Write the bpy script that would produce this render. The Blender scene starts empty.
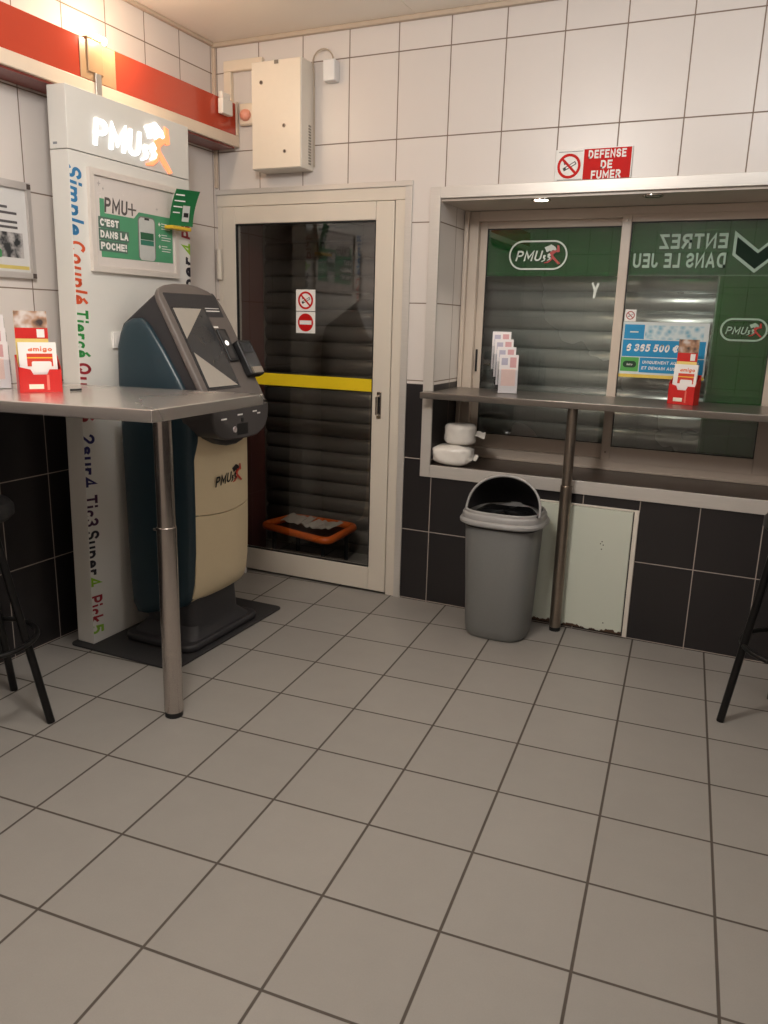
import bpy, bmesh, math, random
from mathutils import Vector, Matrix
random.seed(7)
SC = bpy.context.scene
COL = SC.collection

# ------------------------------------------------------------------ camera
def camera():
    rx, ry, rz = 0.2317, 0.4275, 0.0782
    r = Vector((rx, ry, rz)); a = r.length
    R = Matrix.Rotation(a, 3, r.normalized())
    B = Matrix(((1, 0, 0), (0, 0, -1), (0, 1, 0)))
    M = R @ B                                   # world -> (right, down, forward)
    right, down, fwd = Vector(M[0]), Vector(M[1]), Vector(M[2])
    cd = bpy.data.cameras.new('camera')
    cd.sensor_fit = 'VERTICAL'; cd.sensor_height = 24.0
    cd.lens = 777.66 * 24.0 / 1024.0
    cd.clip_start = 0.02
    co = bpy.data.objects.new('camera', cd); COL.objects.link(co)
    m = Matrix((right, -down, -fwd)).transposed().to_4x4()
    m.translation = Vector((2.5563, -3.4661, 1.3723))
    co.matrix_world = m
    SC.camera = co
camera()

# ------------------------------------------------------------------ light and exposure
SC.view_settings.view_transform = 'Standard'
SC.view_settings.look = 'None'
SC.view_settings.exposure = 0.0
SC.view_settings.gamma = 1.0
SC.view_settings.use_curve_mapping = False

w = bpy.data.worlds.new('night'); SC.world = w; w.use_nodes = True
w.node_tree.nodes['Background'].inputs[0].default_value = (0.02, 0.024, 0.03, 1)
w.node_tree.nodes['Background'].inputs[1].default_value = 0.5

def area(name, loc, size, sizey, power, color, rot=(0, 0, 0), spread=math.pi):
    d = bpy.data.lights.new(name, 'AREA'); d.shape = 'RECTANGLE'; d.size = size; d.size_y = sizey
    d.energy = power; d.color = color; d.spread = spread
    o = bpy.data.objects.new(name, d); COL.objects.link(o); o.location = loc; o.rotation_euler = rot
    return o
def point(name, loc, power, color, r):
    d = bpy.data.lights.new(name, 'POINT'); d.energy = power; d.color = color; d.shadow_soft_size = r
    o = bpy.data.objects.new(name, d); COL.objects.link(o); o.location = loc
    return o
LAMPS = [((1.50, -2.35, 2.42), 76, (1.0, 0.96, 0.915)), ((2.60, -1.20, 2.42), 12, (0.93, 0.97, 1.0))]
for l_, p_, c_ in LAMPS: point('globe_lamp', l_, p_, c_, 0.17)

# ------------------------------------------------------------------ materials
def srgb(r, g, b):
    def f(c):
        c /= 255.0
        return c / 12.92 if c <= 0.04045 else ((c + 0.055) / 1.055) ** 2.4
    return (f(r), f(g), f(b), 1.0)

class NT:
    def __init__(s, name):
        s.m = bpy.data.materials.new(name); s.m.use_nodes = True
        s.t = s.m.node_tree; s.n = s.t.nodes; s.l = s.t.links
        s.b = s.n['Principled BSDF']; s.out = s.n['Material Output']
    def new(s, typ, **kw):
        n = s.n.new(typ)
        for k, v in kw.items(): setattr(n, k, v)
        return n
    def math(s, op, a, b=None, c=None):
        n = s.new('ShaderNodeMath', operation=op)
        for i, v in enumerate((a, b, c)):
            if v is None: continue
            if isinstance(v, (int, float)): n.inputs[i].default_value = v
            else: s.l.new(v, n.inputs[i])
        return n.outputs[0]
    def mix(s, f, a, b, blend='MIX'):
        n = s.new('ShaderNodeMix', data_type='RGBA', blend_type=blend)
        for i, v in ((0, f), (6, a), (7, b)):
            if isinstance(v, (int, float)): n.inputs[i].default_value = v
            elif isinstance(v, tuple): n.inputs[i].default_value = v
            else: s.l.new(v, n.inputs[i])
        return n.outputs[2]

MATS = {}
def mat(name, col, rough=0.5, metal=0.0, noise=0.06, scale=40.0, emit=None, estr=0.0, spec=0.5, bump=0.0, stretch=None, coat=0.0):
    """procedural principled material: colour with a little noise, roughness noise, optional bump"""
    if name in MATS: return MATS[name]
    k = NT(name)
    tc = k.new('ShaderNodeTexCoord')
    src = tc.outputs['Object']
    if stretch:
        mp = k.new('ShaderNodeMapping'); mp.inputs['Scale'].default_value = stretch
        k.l.new(src, mp.inputs[0]); src = mp.outputs[0]
    nz = k.new('ShaderNodeTexNoise'); nz.inputs['Scale'].default_value = scale; nz.inputs['Detail'].default_value = 4
    k.l.new(src, nz.inputs['Vector'])
    dk = tuple(c * (1 - noise) for c in col[:3]) + (1,)
    lt = tuple(min(1, c * (1 + noise)) for c in col[:3]) + (1,)
    c = k.mix(nz.outputs['Fac'], dk, lt)
    k.l.new(c, k.b.inputs['Base Color'])
    k.b.inputs['Metallic'].default_value = metal
    k.b.inputs['Specular IOR Level'].default_value = spec
    r = k.math('MULTIPLY_ADD', nz.outputs['Fac'], 0.12, rough - 0.06)
    k.l.new(r, k.b.inputs['Roughness'])
    if coat: k.b.inputs['Coat Weight'].default_value = coat
    if bump:
        bp = k.new('ShaderNodeBump'); bp.inputs['Strength'].default_value = bump; bp.inputs['Distance'].default_value = 0.002
        k.l.new(nz.outputs['Fac'], bp.inputs['Height']); k.l.new(bp.outputs[0], k.b.inputs['Normal'])
    if emit:
        k.b.inputs['Emission Color'].default_value = emit; k.b.inputs['Emission Strength'].default_value = estr
    MATS[name] = k.m
    return k.m

def tile_mat(name, c1, grout, wx, wz, ox, oz, g, rough, oy, wy=None, var=0.04, noise=0.03, nscale=6.0, theta=None, spec=0.5, groutz=None, rb=0.05):
    k = NT(name)
    ge = k.new('ShaderNodeNewGeometry')
    sp = k.new('ShaderNodeSeparateXYZ'); k.l.new(ge.outputs['Position'], sp.inputs[0])
    X, Y, Z = sp.outputs
    if theta is None:
        sn = k.new('ShaderNodeSeparateXYZ'); k.l.new(ge.outputs['True Normal'], sn.inputs[0])
        isx = k.math('GREATER_THAN', k.math('ABSOLUTE', sn.outputs[0]), 0.5)
        u1 = k.math('DIVIDE', k.math('SUBTRACT', X, ox), wx)
        u2 = k.math('DIVIDE', k.math('SUBTRACT', Y, oy), wy or wx)
        u = k.math('ADD', k.math('MULTIPLY', u1, k.math('SUBTRACT', 1.0, isx)), k.math('MULTIPLY', u2, isx))
        v = k.math('DIVIDE', k.math('SUBTRACT', Z, oz), wz)
    else:
        c, s = math.cos(theta), math.sin(theta)
        dx = k.math('SUBTRACT', X, ox); dy = k.math('SUBTRACT', Y, oz)
        u = k.math('DIVIDE', k.math('ADD', k.math('MULTIPLY', dx, c), k.math('MULTIPLY', dy, s)), wx)
        v = k.math('DIVIDE', k.math('SUBTRACT', k.math('MULTIPLY', dy, c), k.math('MULTIPLY', dx, s)), wz)
    du = k.math('MULTIPLY', k.math('PINGPONG', u, 0.5), wx)
    dv = k.math('MULTIPLY', k.math('PINGPONG', v, 0.5), wz)
    d = k.math('MINIMUM', du, dv)
    mr = k.new('ShaderNodeMapRange'); mr.interpolation_type = 'SMOOTHSTEP'
    k.l.new(d, mr.inputs[0]); mr.inputs[1].default_value = g * 0.4; mr.inputs[2].default_value = g * 0.75
    mask = mr.outputs[0]                       # 0 grout 1 tile
    cb = k.new('ShaderNodeCombineXYZ')
    k.l.new(k.math('FLOOR', u), cb.inputs[0]); k.l.new(k.math('FLOOR', v), cb.inputs[1])
    wn = k.new('ShaderNodeTexWhiteNoise', noise_dimensions='3D'); k.l.new(cb.outputs[0], wn.inputs['Vector'])
    nz = k.new('ShaderNodeTexNoise'); nz.inputs['Scale'].default_value = nscale; nz.inputs['Detail'].default_value = 6
    nz.inputs['Roughness'].default_value = 0.65
    k.l.new(ge.outputs['Position'], nz.inputs['Vector'])
    nz2 = k.new('ShaderNodeTexNoise'); nz2.inputs['Scale'].default_value = 260; nz2.inputs['Detail'].default_value = 2
    k.l.new(ge.outputs['Position'], nz2.inputs['Vector'])
    f = k.math('ADD', k.math('MULTIPLY_ADD', wn.outputs['Value'], var, 1 - var / 2),
               k.math('ADD', k.math('MULTIPLY_ADD', nz.outputs['Fac'], noise * 2, -noise), k.math('MULTIPLY_ADD', nz2.outputs['Fac'], noise * 1.4, -noise * 0.7)))
    hs = k.new('ShaderNodeHueSaturation'); hs.inputs['Color'].default_value = c1
    k.l.new(f, hs.inputs['Value'])
    col = k.mix(mask, grout, hs.outputs[0])
    k.l.new(col, k.b.inputs['Base Color'])
    k.b.inputs['Specular IOR Level'].default_value = spec
    k.l.new(k.math('MULTIPLY_ADD', mask, rough - 0.8, 0.8), k.b.inputs['Roughness'])
    bp = k.new('ShaderNodeBump'); bp.inputs['Strength'].default_value = 0.5; bp.inputs['Distance'].default_value = 0.002
    k.l.new(mask, bp.inputs['Height']); k.l.new(bp.outputs[0], k.b.inputs['Normal'])
    MATS[name] = k.m
    return k.m

def glass_mat(name, tint, refl=1.0):
    k = NT(name); k.n.remove(k.b)
    tr = k.new('ShaderNodeBsdfTransparent'); tr.inputs[0].default_value = tint
    gl = k.new('ShaderNodeBsdfGlossy'); gl.inputs['Roughness'].default_value = 0.015
    nz = k.new('ShaderNodeTexNoise'); nz.inputs['Scale'].default_value = 3.0
    gl.inputs[0].default_value = (0.95, 0.95, 0.95, 1)
    fr = k.new('ShaderNodeFresnel'); fr.inputs[0].default_value = 1.5
    ge = k.new('ShaderNodeNewGeometry')
    f = k.math('MULTIPLY', fr.outputs[0], k.math('MULTIPLY_ADD', nz.outputs['Fac'], 0.1, refl - 0.05))
    f = k.math('MULTIPLY', f, k.math('SUBTRACT', 1.0, ge.outputs['Backfacing']))   # thin sheet: reflect once, at the face the ray meets first
    mx = k.new('ShaderNodeMixShader')
    k.l.new(f, mx.inputs[0]); k.l.new(tr.outputs[0], mx.inputs[1]); k.l.new(gl.outputs[0], mx.inputs[2])
    k.l.new(mx.outputs[0], k.out.inputs[0]); MATS[name] = k.m
    return k.m

def film_mat(name, col, tint, fac):
    """translucent coloured sticker film: part paint, part see-through"""
    k = NT(name)
    tr = k.new('ShaderNodeBsdfTransparent'); tr.inputs[0].default_value = tint
    nz = k.new('ShaderNodeTexNoise'); nz.inputs['Scale'].default_value = 7.0
    k.l.new(k.mix(nz.outputs['Fac'], tuple(c * 0.9 for c in col[:3]) + (1,), col), k.b.inputs['Base Color'])
    k.b.inputs['Roughness'].default_value = 0.6; k.b.inputs['Specular IOR Level'].default_value = 0.1
    mx = k.new('ShaderNodeMixShader'); mx.inputs[0].default_value = fac
    k.l.new(tr.outputs[0], mx.inputs[1]); k.l.new(k.b.outputs[0], mx.inputs[2])
    k.l.new(mx.outputs[0], k.out.inputs[0]); MATS[name] = k.m
    return k.m

WHITE_TILE = tile_mat('white_wall_tile', srgb(216, 208, 202), srgb(128, 110, 96), 0.24372, 0.35564, 0.75045, 2.522, 0.0042, 0.34, -0.257, 0.2333, var=0.03, noise=0.015)
DARK_TILE = tile_mat('dark_wall_tile', srgb(38, 35, 36), srgb(172, 160, 150), 0.2445, 0.3600, 1.2275, 0.7255, 0.0034, 0.3, -0.253, 0.2333, var=0.12, noise=0.05)
FLOOR_TILE = tile_mat('grey_floor_tile', srgb(146, 141, 135), srgb(74, 66, 59), 0.3, 0.3, 2.5475, -0.1810, 0.0062, 0.42, 0, theta=0.0670, var=0.06, noise=0.07, nscale=9)
CEIL = mat('ceiling_panel_paint', srgb(240, 232, 220), 0.35, noise=0.02, scale=5)
ALU = mat('brushed_aluminium', srgb(205, 200, 195), 0.3, metal=0.85, scale=8, stretch=(1, 1, 60), noise=0.1)
ALU_H = mat('brushed_aluminium_strip', srgb(206, 200, 193), 0.4, metal=0.35, scale=10, stretch=(1, 1, 40), noise=0.1)
STEEL_TOP = mat('brushed_steel', srgb(236, 229, 223), 0.27, metal=0.92, scale=0.9, noise=0.04)
CHROME = mat('satin_chrome', srgb(196, 188, 182), 0.2, metal=1.0, scale=10, stretch=(1, 1, 8), noise=0.06)
CHROME_D = mat('dull_steel_tube', srgb(150, 138, 126), 0.32, metal=0.9, scale=10, stretch=(1, 1, 8), noise=0.1)
WPAINT = mat('white_lacquer', srgb(224, 216, 204), 0.35, noise=0.02, scale=6)
PVC = mat('white_door_lacquer', srgb(216, 206, 192), 0.3, noise=0.02, scale=6)
WIN_FRAME = mat('window_frame_lacquer', srgb(196, 182, 168), 0.35, noise=0.03, scale=6)
BLACK = mat('black_rubber', srgb(18, 18, 19), 0.5, noise=0.1)
BLACKP = mat('black_plastic', srgb(22, 22, 24), 0.35, noise=0.1)
GLASS = glass_mat('clear_pane_glass', (0.93, 0.93, 0.92, 1), 2.6)
ACRYL = glass_mat('clear_acrylic', (0.93, 0.94, 0.95, 1), 1.3)

# ------------------------------------------------------------------ mesh builder
class MB:
    def __init__(s): s.bm = bmesh.new()
    def face(s, vs, mi=0):
        try:
            f = s.bm.faces.new(vs); f.material_index = mi; return f
        except ValueError: return None
    def box(s, x0, x1, y0, y1, z0, z1, mi=0, M=None):
        v = [Vector((x, y, z)) for z in (z0, z1) for y in (y0, y1) for x in (x0, x1)]
        if M is not None: v = [M @ p for p in v]
        b = [s.bm.verts.new(p) for p in v]
        for q in ((0, 2, 3, 1), (4, 5, 7, 6), (0, 1, 5, 4), (2, 6, 7, 3), (0, 4, 6, 2), (1, 3, 7, 5)):
            s.face([b[i] for i in q], mi)
        return s
    def prism(s, pts, O, U, V, N, d, mi=0):
        """polygon (u,v) in the frame O,U,V pushed d along N"""
        O, U, V, N = map(Vector, (O, U, V, N))
        a = [s.bm.verts.new(O + U * u + V * v) for u, v in pts]
        b = [s.bm.verts.new(O + U * u + V * v + N * d) for u, v in pts]
        n = len(pts)
        s.face(a[::-1], mi); s.face(b, mi)
        for i in range(n): s.face([a[i], a[(i + 1) % n], b[(i + 1) % n], b[i]], mi)
        return s
    def loft(s, rings, cap=True, closed=True, mi=0):
        R = [[s.bm.verts.new(p) for p in r] for r in rings]
        n = len(R[0])
        for a, b in zip(R, R[1:]):
            for i in range(n if closed else n - 1):
                s.face([a[i], a[(i + 1) % n], b[(i + 1) % n], b[i]], mi)
        if cap: s.face(R[0][::-1], mi); s.face(R[-1], mi)
        return s
    def cyl(s, p0, p1, r0, r1=None, n=24, mi=0, cap=True):
        p0, p1 = Vector(p0), Vector(p1); r1 = r0 if r1 is None else r1
        d = (p1 - p0).normalized(); a = d.orthogonal().normalized(); b = d.cross(a)
        R = [[p + (a * math.cos(t) + b * math.sin(t)) * r for t in [2 * math.pi * i / n for i in range(n)]] for p, r in ((p0, r0), (p1, r1))]
        return s.loft(R, cap, True, mi)
    def lathe(s, prof, c, n=32, mi=0, cap=True):
        c = Vector(c)
        R = [[c + Vector((r * math.cos(t), r * math.sin(t), z)) for t in [2 * math.pi * i / n for i in range(n)]] for r, z in prof]
        return s.loft(R, cap, True, mi)
    def tube(s, path, r, n=10, closed=False, mi=0):
        P = [Vector(p) for p in path]; R = []
        prev = None
        for i, p in enumerate(P):
            if closed: t = (P[(i + 1) % len(P)] - P[i - 1]).normalized()
            else: t = (P[min(i + 1, len(P) - 1)] - P[max(i - 1, 0)]).normalized()
            a = t.orthogonal().normalized() if prev is None else (prev - t * prev.dot(t)).normalized()
            prev = a; b = t.cross(a)
            R.append([p + (a * math.cos(q) + b * math.sin(q)) * r for q in [2 * math.pi * k / n for k in range(n)]])
        if closed: R.append(R[0])
        if closed:
            V = [[s.bm.verts.new(p) for p in r] for r in R[:-1]]
            for j in range(len(V)):
                A, Bq = V[j], V[(j + 1) % len(V)]
                for i in range(n): s.face([A[i], A[(i + 1) % n], Bq[(i + 1) % n], Bq[i]], mi)
            return s
        return s.loft(R, True, True, mi)
    def build(s, name, mats, parent=None, bevel=0, seg=2, smooth=False, bev_angle=35, sub=0, dissolve=False):
        bmesh.ops.recalc_face_normals(s.bm, faces=s.bm.faces)
        me = bpy.data.meshes.new(name)
        if parent is None:
            xs = [v.co for v in s.bm.verts]
            o = Vector(((min(p.x for p in xs) + max(p.x for p in xs)) / 2, (min(p.y for p in xs) + max(p.y for p in xs)) / 2, min(p.z for p in xs)))
        else:
            o = wloc(parent)
        for v in s.bm.verts: v.co -= o
        s.bm.to_mesh(me); s.bm.free()
        return link(name, me, mats, parent, o, bevel, seg, smooth, bev_angle, sub)

def wloc(o):
    p = Vector((0, 0, 0))
    while o is not None: p += o.location; o = o.parent
    return p
def link(name, me, mats, parent, o, bevel=0, seg=2, smooth=False, bev_angle=35, sub=0):
    for m in (mats if isinstance(mats, (list, tuple)) else [mats]): me.materials.append(m)
    ob = bpy.data.objects.new(name, me); COL.objects.link(ob)
    if parent is None: ob.location = o
    else: ob.parent = parent
    if smooth:
        for p in me.polygons: p.use_smooth = True
    if bevel:
        b = ob.modifiers.new('bevel', 'BEVEL'); b.width = bevel; b.segments = seg; b.limit_method = 'ANGLE'; b.angle_limit = math.radians(bev_angle)
        for p in me.polygons: p.use_smooth = True
        ob.modifiers.new('weighted', 'WEIGHTED_NORMAL').keep_sharp = True
    elif smooth:
        try: me.set_sharp_from_angle(angle=math.radians(40))
        except Exception: pass
    if sub:
        u = ob.modifiers.new('subdivision', 'SUBSURF'); u.levels = sub; u.render_levels = sub
    return ob
def tag(o, label, cat, group=None):
    o['label'] = label; o['category'] = cat
    if group: o['group'] = group
    return o
def thing(name, loc, label, cat, group=None):
    o = bpy.data.objects.new(name, None); COL.objects.link(o); o.location = loc; o.empty_display_size = 0.05
    return tag(o, label, cat, group)
def struct(o, label=None):
    o['kind'] = 'structure'
    if label: o['label'] = label
    return o
def root_struct(name, loc):
    o = bpy.data.objects.new(name, None); COL.objects.link(o); o.location = loc; o['kind'] = 'structure'
    return o

# bold block lettering drawn as strokes (capitals 1 high)
def _a(cx, cy, rx, ry, a0, a1, n=9):
    return [(cx + rx * math.cos(math.radians(a0 + (a1 - a0) * i / n)), cy + ry * math.sin(math.radians(a0 + (a1 - a0) * i / n))) for i in range(n + 1)]
_X = .58
_round = lambda w: _a(w / 2, _X / 2, w / 2, _X / 2, 90, 450, 18)
GL = {
 'A': (.62, [[(0, 0), (.31, 1), (.62, 0)], [(.11, .30), (.51, .30)]]),
 'C': (.55, [_a(.30, .5, .30, .5, 55, 305, 14)]),
 'D': (.58, [[(0, 0), (0, 1), (.25, 1)] + _a(.25, .5, .33, .5, 90, -90)[1:] + [(0, 0)]]),
 'E': (.48, [[(.48, 1), (0, 1), (0, 0), (.48, 0)], [(0, .5), (.42, .5)]]),
 'F': (.46, [[(.46, 1), (0, 1), (0, 0)], [(0, .5), (.40, .5)]]),
 'H': (.56, [[(0, 0), (0, 1)], [(.56, 0), (.56, 1)], [(0, .5), (.56, .5)]]),
 'I': (.0, [[(0, 0), (0, 1)]]),
 'J': (.42, [[(.42, 1), (.42, .25)] + _a(.21, .25, .21, .25, 0, -170)[1:]]),
 'L': (.44, [[(0, 1), (0, 0), (.44, 0)]]),
 'M': (.74, [[(0, 0), (0, 1), (.37, .25), (.74, 1), (.74, 0)]]),
 'N': (.58, [[(0, 0), (0, 1), (.58, 0), (.58, 1)]]),
 'O': (.62, [_a(.31, .5, .31, .5, 90, 450, 20)]),
 'P': (.54, [[(0, 0), (0, 1), (.28, 1)] + _a(.28, .74, .26, .26, 90, -90)[1:] + [(0, .48)]]),
 'Q': (.64, [_a(.31, .5, .31, .5, 90, 450, 20), [(.38, .22), (.62, -.05)]]),
 'R': (.54, [[(0, 0), (0, 1), (.28, 1)] + _a(.28, .75, .25, .25, 90, -90)[1:] + [(0, .5)], [(.26, .5), (.54, 0)]]),
 'S': (.50, [_a(.25, .75, .25, .25, 20, 270, 12) + _a(.25, .25, .25, .25, 90, -160, 12)[1:]]),
 'T': (.54, [[(0, 1), (.54, 1)], [(.27, 1), (.27, 0)]]),
 'U': (.56, [[(0, 1), (0, .28)] + _a(.28, .28, .28, .28, 180, 360)[1:] + [(.56, 1)]]),
 'Z': (.52, [[(0, 1), (.52, 1), (0, 0), (.52, 0)]]),
 'X': (.56, [[(0, 0), (.56, 1)], [(0, 1), (.56, 0)]]),
 '!': (.0, [[(0, 1), (0, .56)], [(0, .02), (0, 0)]]),
 "'": (.0, [[(0, 1), (0, .75)]]),
 '+': (.54, [[(0, .5), (.54, .5)], [(.27, .22), (.27, .78)]]),
 '0': (.50, [_a(.25, .5, .25, .5, 90, 450, 20)]),
 '2': (.48, [_a(.24, .74, .24, .26, 165, -30, 10) + [(0, 0), (.50, 0)]]),
 '3': (.48, [_a(.22, .76, .24, .24, 150, -90, 10) + _a(.22, .26, .26, .26, 90, -150, 10)[1:]]),
 '4': (.54, [[(.38, 0), (.38, 1), (0, .27), (.54, .27)]]),
 '5': (.48, [[(.44, 1), (.06, 1), (.03, .56)] + _a(.22, .32, .27, .32, 130, -140, 12)]),
 '6': (.50, [_a(.27, .5, .27, .5, 45, 180, 8), [(0, .55), (0, .30)], _a(.25, .28, .25, .28, 180, 540, 18)]),
 '€': (.56, [_a(.34, .5, .28, .5, 55, 305, 14), [(-.06, .6), (.40, .6)], [(-.06, .4), (.38, .4)]]),
 'a': (.46, [_a(.22, .21, .22, .21, 20, 380, 16), [(.46, _X), (.46, 0)]]),
 'c': (.42, [_a(.24, _X / 2, .24, _X / 2, 50, 310, 12)]),
 'e': (.46, [[(.02, .29), (.46, .29)] + _a(.23, _X / 2, .23, _X / 2, 8, 310, 14)]),
 'g': (.46, [_round(.46), [(.46, _X), (.46, -.12)] + _a(.23, -.12, .23, .16, 0, -160)[1:]]),
 'i': (.0, [[(0, 0), (0, _X)], [(0, .96), (0, 1.0)]]),
 'k': (.42, [[(0, 0), (0, 1)], [(.40, _X), (.02, .32), (.42, 0)]]),
 'l': (.0, [[(0, 0), (0, 1)]]),
 'm': (.74, [[(0, 0), (0, _X)], [(0, .38)] + _a(.185, .39, .185, .19, 180, 0) + [(.37, 0)], [(.37, .38)] + _a(.555, .39, .185, .19, 180, 0) + [(.74, 0)]]),
 'n': (.44, [[(0, 0), (0, _X)], [(0, .36)] + _a(.22, .36, .22, .22, 180, 0) + [(.44, 0)]]),
 'o': (.48, [_round(.48)]),
 'p': (.46, [[(0, -.3), (0, _X)], _round(.46)]),
 'r': (.30, [[(0, 0), (0, _X)], [(0, .36)] + _a(.22, .36, .22, .22, 180, 70)]),
 's': (.38, [_a(.19, .435, .19, .145, 25, 270, 10) + _a(.19, .145, .19, .145, 90, -155, 10)[1:]]),
 't': (.30, [[(.10, .95), (.10, .15), (.18, 0), (.30, 0)], [(-.02, _X), (.30, _X)]]),
 'u': (.44, [[(0, _X), (0, .22)] + _a(.22, .22, .22, .22, 180, 360)[1:] + [(.44, _X)], [(.44, .3), (.44, 0)]]),
}
GL['é'] = (GL['e'][0], GL['e'][1] + [[(.16, .82), (.34, 1.0)]])
def stroke_text(name, body, O, R, U, h, m, parent, width=None, t=.19, shear=0.0, depth=.0006, align='LEFT', crop=None, gap=.17):
    R, U, O = Vector(R).normalized(), Vector(U).normalized(), Vector(O); N = R.cross(U)
    lines = []; x = 0.0
    for chx in body:
        if chx == ' ': x += .42; continue
        w_, st_ = GL[chx]
        for pl_ in st_: lines.append([(x + t / 2 + px, t / 2 + py * (1 - t)) for px, py in pl_])
        x += w_ + t + gap
    x -= gap
    sx = h if width is None else width / x
    bm = bmesh.new()
    for k_, pl_ in enumerate(lines):
        n = len(pl_); L = []; Rr = []
        for i in range(n):
            p = Vector(pl_[i]); a = Vector(pl_[max(i - 1, 0)]); c = Vector(pl_[min(i + 1, n - 1)])
            d0 = (p - a).normalized() if i > 0 else (c - p).normalized(); d1 = (c - p).normalized() if i < n - 1 else d0
            n0 = Vector((-d0.y, d0.x)); n1 = Vector((-d1.y, d1.x)); mt = (n0 + n1)
            mt = n0 if mt.length < .2 else mt.normalized()
            ml = min(1.9, 1 / max(.3, mt.dot(n0)))
            if i == 0: p = p - d0 * t * .5
            if i == n - 1: p = p + d1 * t * .5
            L.append(p + mt * ml * t / 2); Rr.append(p - mt * ml * t / 2)
        z = k_ * .00002
        vl = [bm.verts.new((p.x + shear * p.y, p.y, z)) for p in L]; vr = [bm.verts.new((p.x + shear * p.y, p.y, z)) for p in Rr]
        for i in range(n - 1):
            bm.faces.new([vl[i], vr[i], vr[i + 1], vl[i + 1]])
    off = 0 if align == 'LEFT' else -x * sx / 2
    for v in bm.verts: v.co = Vector((off + v.co.x * sx, v.co.y * h, v.co.z))
    if crop is not None:
        bmesh.ops.bisect_plane(bm, geom=bm.verts[:] + bm.edges[:] + bm.faces[:], plane_co=(0, crop, 0), plane_no=(0, 1, 0), clear_inner=True)
    ex = bmesh.ops.extrude_face_region(bm, geom=bm.faces[:])
    for g in ex['geom']:
        if isinstance(g, bmesh.types.BMVert): g.co.z += depth
    b = MB(); b.bm.free(); b.bm = bm
    for v in bm.verts: v.co = O + R * v.co.x + U * v.co.y + N * v.co.z
    return b.build(name, m, parent)

def plate(name, pts, O, U, V, d, m, parent, mi=0, bevel=0):
    U, V = Vector(U).normalized(), Vector(V).normalized()
    return MB().prism(pts, O, U, V, U.cross(V), d).build(name, m, parent, bevel)
def rect(x0, x1, y0, y1): return [(x0, y0), (x1, y0), (x1, y1), (x0, y1)]
def rrect(x0, x1, y0, y1, r, n=6):
    P = []
    for cx, cy, a0 in ((x1 - r, y0 + r, -90), (x1 - r, y1 - r, 0), (x0 + r, y1 - r, 90), (x0 + r, y0 + r, 180)):
        for i in range(n + 1):
            a = math.radians(a0 + 90 * i / n); P.append((cx + r * math.cos(a), cy + r * math.sin(a)))
    return P
def circ(cx, cy, r, n=28): return [(cx + r * math.cos(2 * math.pi * i / n), cy + r * math.sin(2 * math.pi * i / n)) for i in range(n)]
def ringmesh(name, outer, inner, O, U, V, d, m, parent):
    """flat frame between two outlines with the same number of points"""
    U, V = Vector(U).normalized(), Vector(V).normalized(); N = U.cross(V); O = Vector(O)
    b = MB(); n = len(outer)
    f = lambda p, h: O + U * p[0] + V * p[1] + N * h
    r = [[b.bm.verts.new(f(p, h)) for p in poly] for poly, h in ((outer, 0), (outer, d), (inner, d), (inner, 0))]
    for k in range(4):
        A, C = r[k], r[(k + 1) % 4]
        for i in range(n): b.face([A[i], A[(i + 1) % n], C[(i + 1) % n], C[i]])
    return b.build(name, m, parent)

X_, Y_, Z_ = Vector((1, 0, 0)), Vector((0, 1, 0)), Vector((0, 0, 1))
RED = mat('sign_red', srgb(196, 22, 18), 0.6, spec=.2)
WHITE = mat('print_white', srgb(235, 232, 228), 0.55, noise=0.02, spec=.3)
INK = mat('print_black', srgb(30, 28, 28), 0.5)
GREENP = mat('print_green', srgb(28, 128, 78), 0.4, noise=0.06, scale=12)

# ------------------------------------------------------------------ the room
XR, YF, H = 3.75, -5.2, 2.655
b = MB(); b.box(-0.35, XR + .1, YF - .1, 0.75, -0.06, 0.0)
struct(b.build('floor', FLOOR_TILE), 'grey square tile floor')
b = MB(); b.box(-0.1, 1.073, YF, 0.0, H, H + 0.05).box(1.075, XR, YF, 0.0, H, H + 0.05)
struct(b.build('ceiling', CEIL), 'cream panelled ceiling')
DZ = 1.085
b = MB()
b.box(-0.2, 0.0, YF, 0.0, DZ, H, 0).box(-0.2, 0.0, YF, 0.0, 0, DZ, 1)
struct(b.build('wall_left', [WHITE_TILE, DARK_TILE]), 'left wall of white tiles over dark tiles')
b = MB(); T = 0.40
NX0, NX1, NZ0, NZ1 = 1.222, 3.35, 0.70, 1.908
DX1, DTOP = 1.062, 1.962
def split(x0, x1, z0, z1):
    if z1 <= DZ: b.box(x0, x1, 0, T, z0, z1, 1)
    elif z0 >= DZ: b.box(x0, x1, 0, T, z0, z1, 0)
    else: b.box(x0, x1, 0, T, z0, DZ, 1); b.box(x0, x1, 0, T, DZ, z1, 0)
split(-0.2, 0.004, 0, DTOP); split(-0.2, DX1, DTOP, H); split(DX1, NX0, 0, H); split(NX0, NX1, NZ1, H); split(NX0, NX1, 0, NZ0); split(NX1, XR, 0, H)
struct(b.build('wall_back', [WHITE_TILE, DARK_TILE]), 'back wall of white tiles over dark tiles')
b = MB(); b.box(XR, XR + .1, YF, 0.0, DZ, H, 0).box(XR, XR + .1, YF, 0, 0, DZ, 1)
struct(b.build('wall_right', [WHITE_TILE, DARK_TILE]))
b = MB(); b.box(-.2, XR + .1, YF - .1, YF, 0, H, 0)  # unseen wall, white tile down to the floor to brighten the table edge
struct(b.build('wall_front_unseen', [WHITE_TILE, DARK_TILE]))
CORN = mat('cornice_trim', srgb(190, 172, 152), 0.4, noise=0.03)
b = MB(); b.box(0.0, XR, -0.022, 0.0, H - .02, H); b.box(0.0, 0.02, YF, -0.022, H - .016, H)
struct(b.build('trim_1', CORN, bevel=.003), 'ceiling edge trim')
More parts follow.
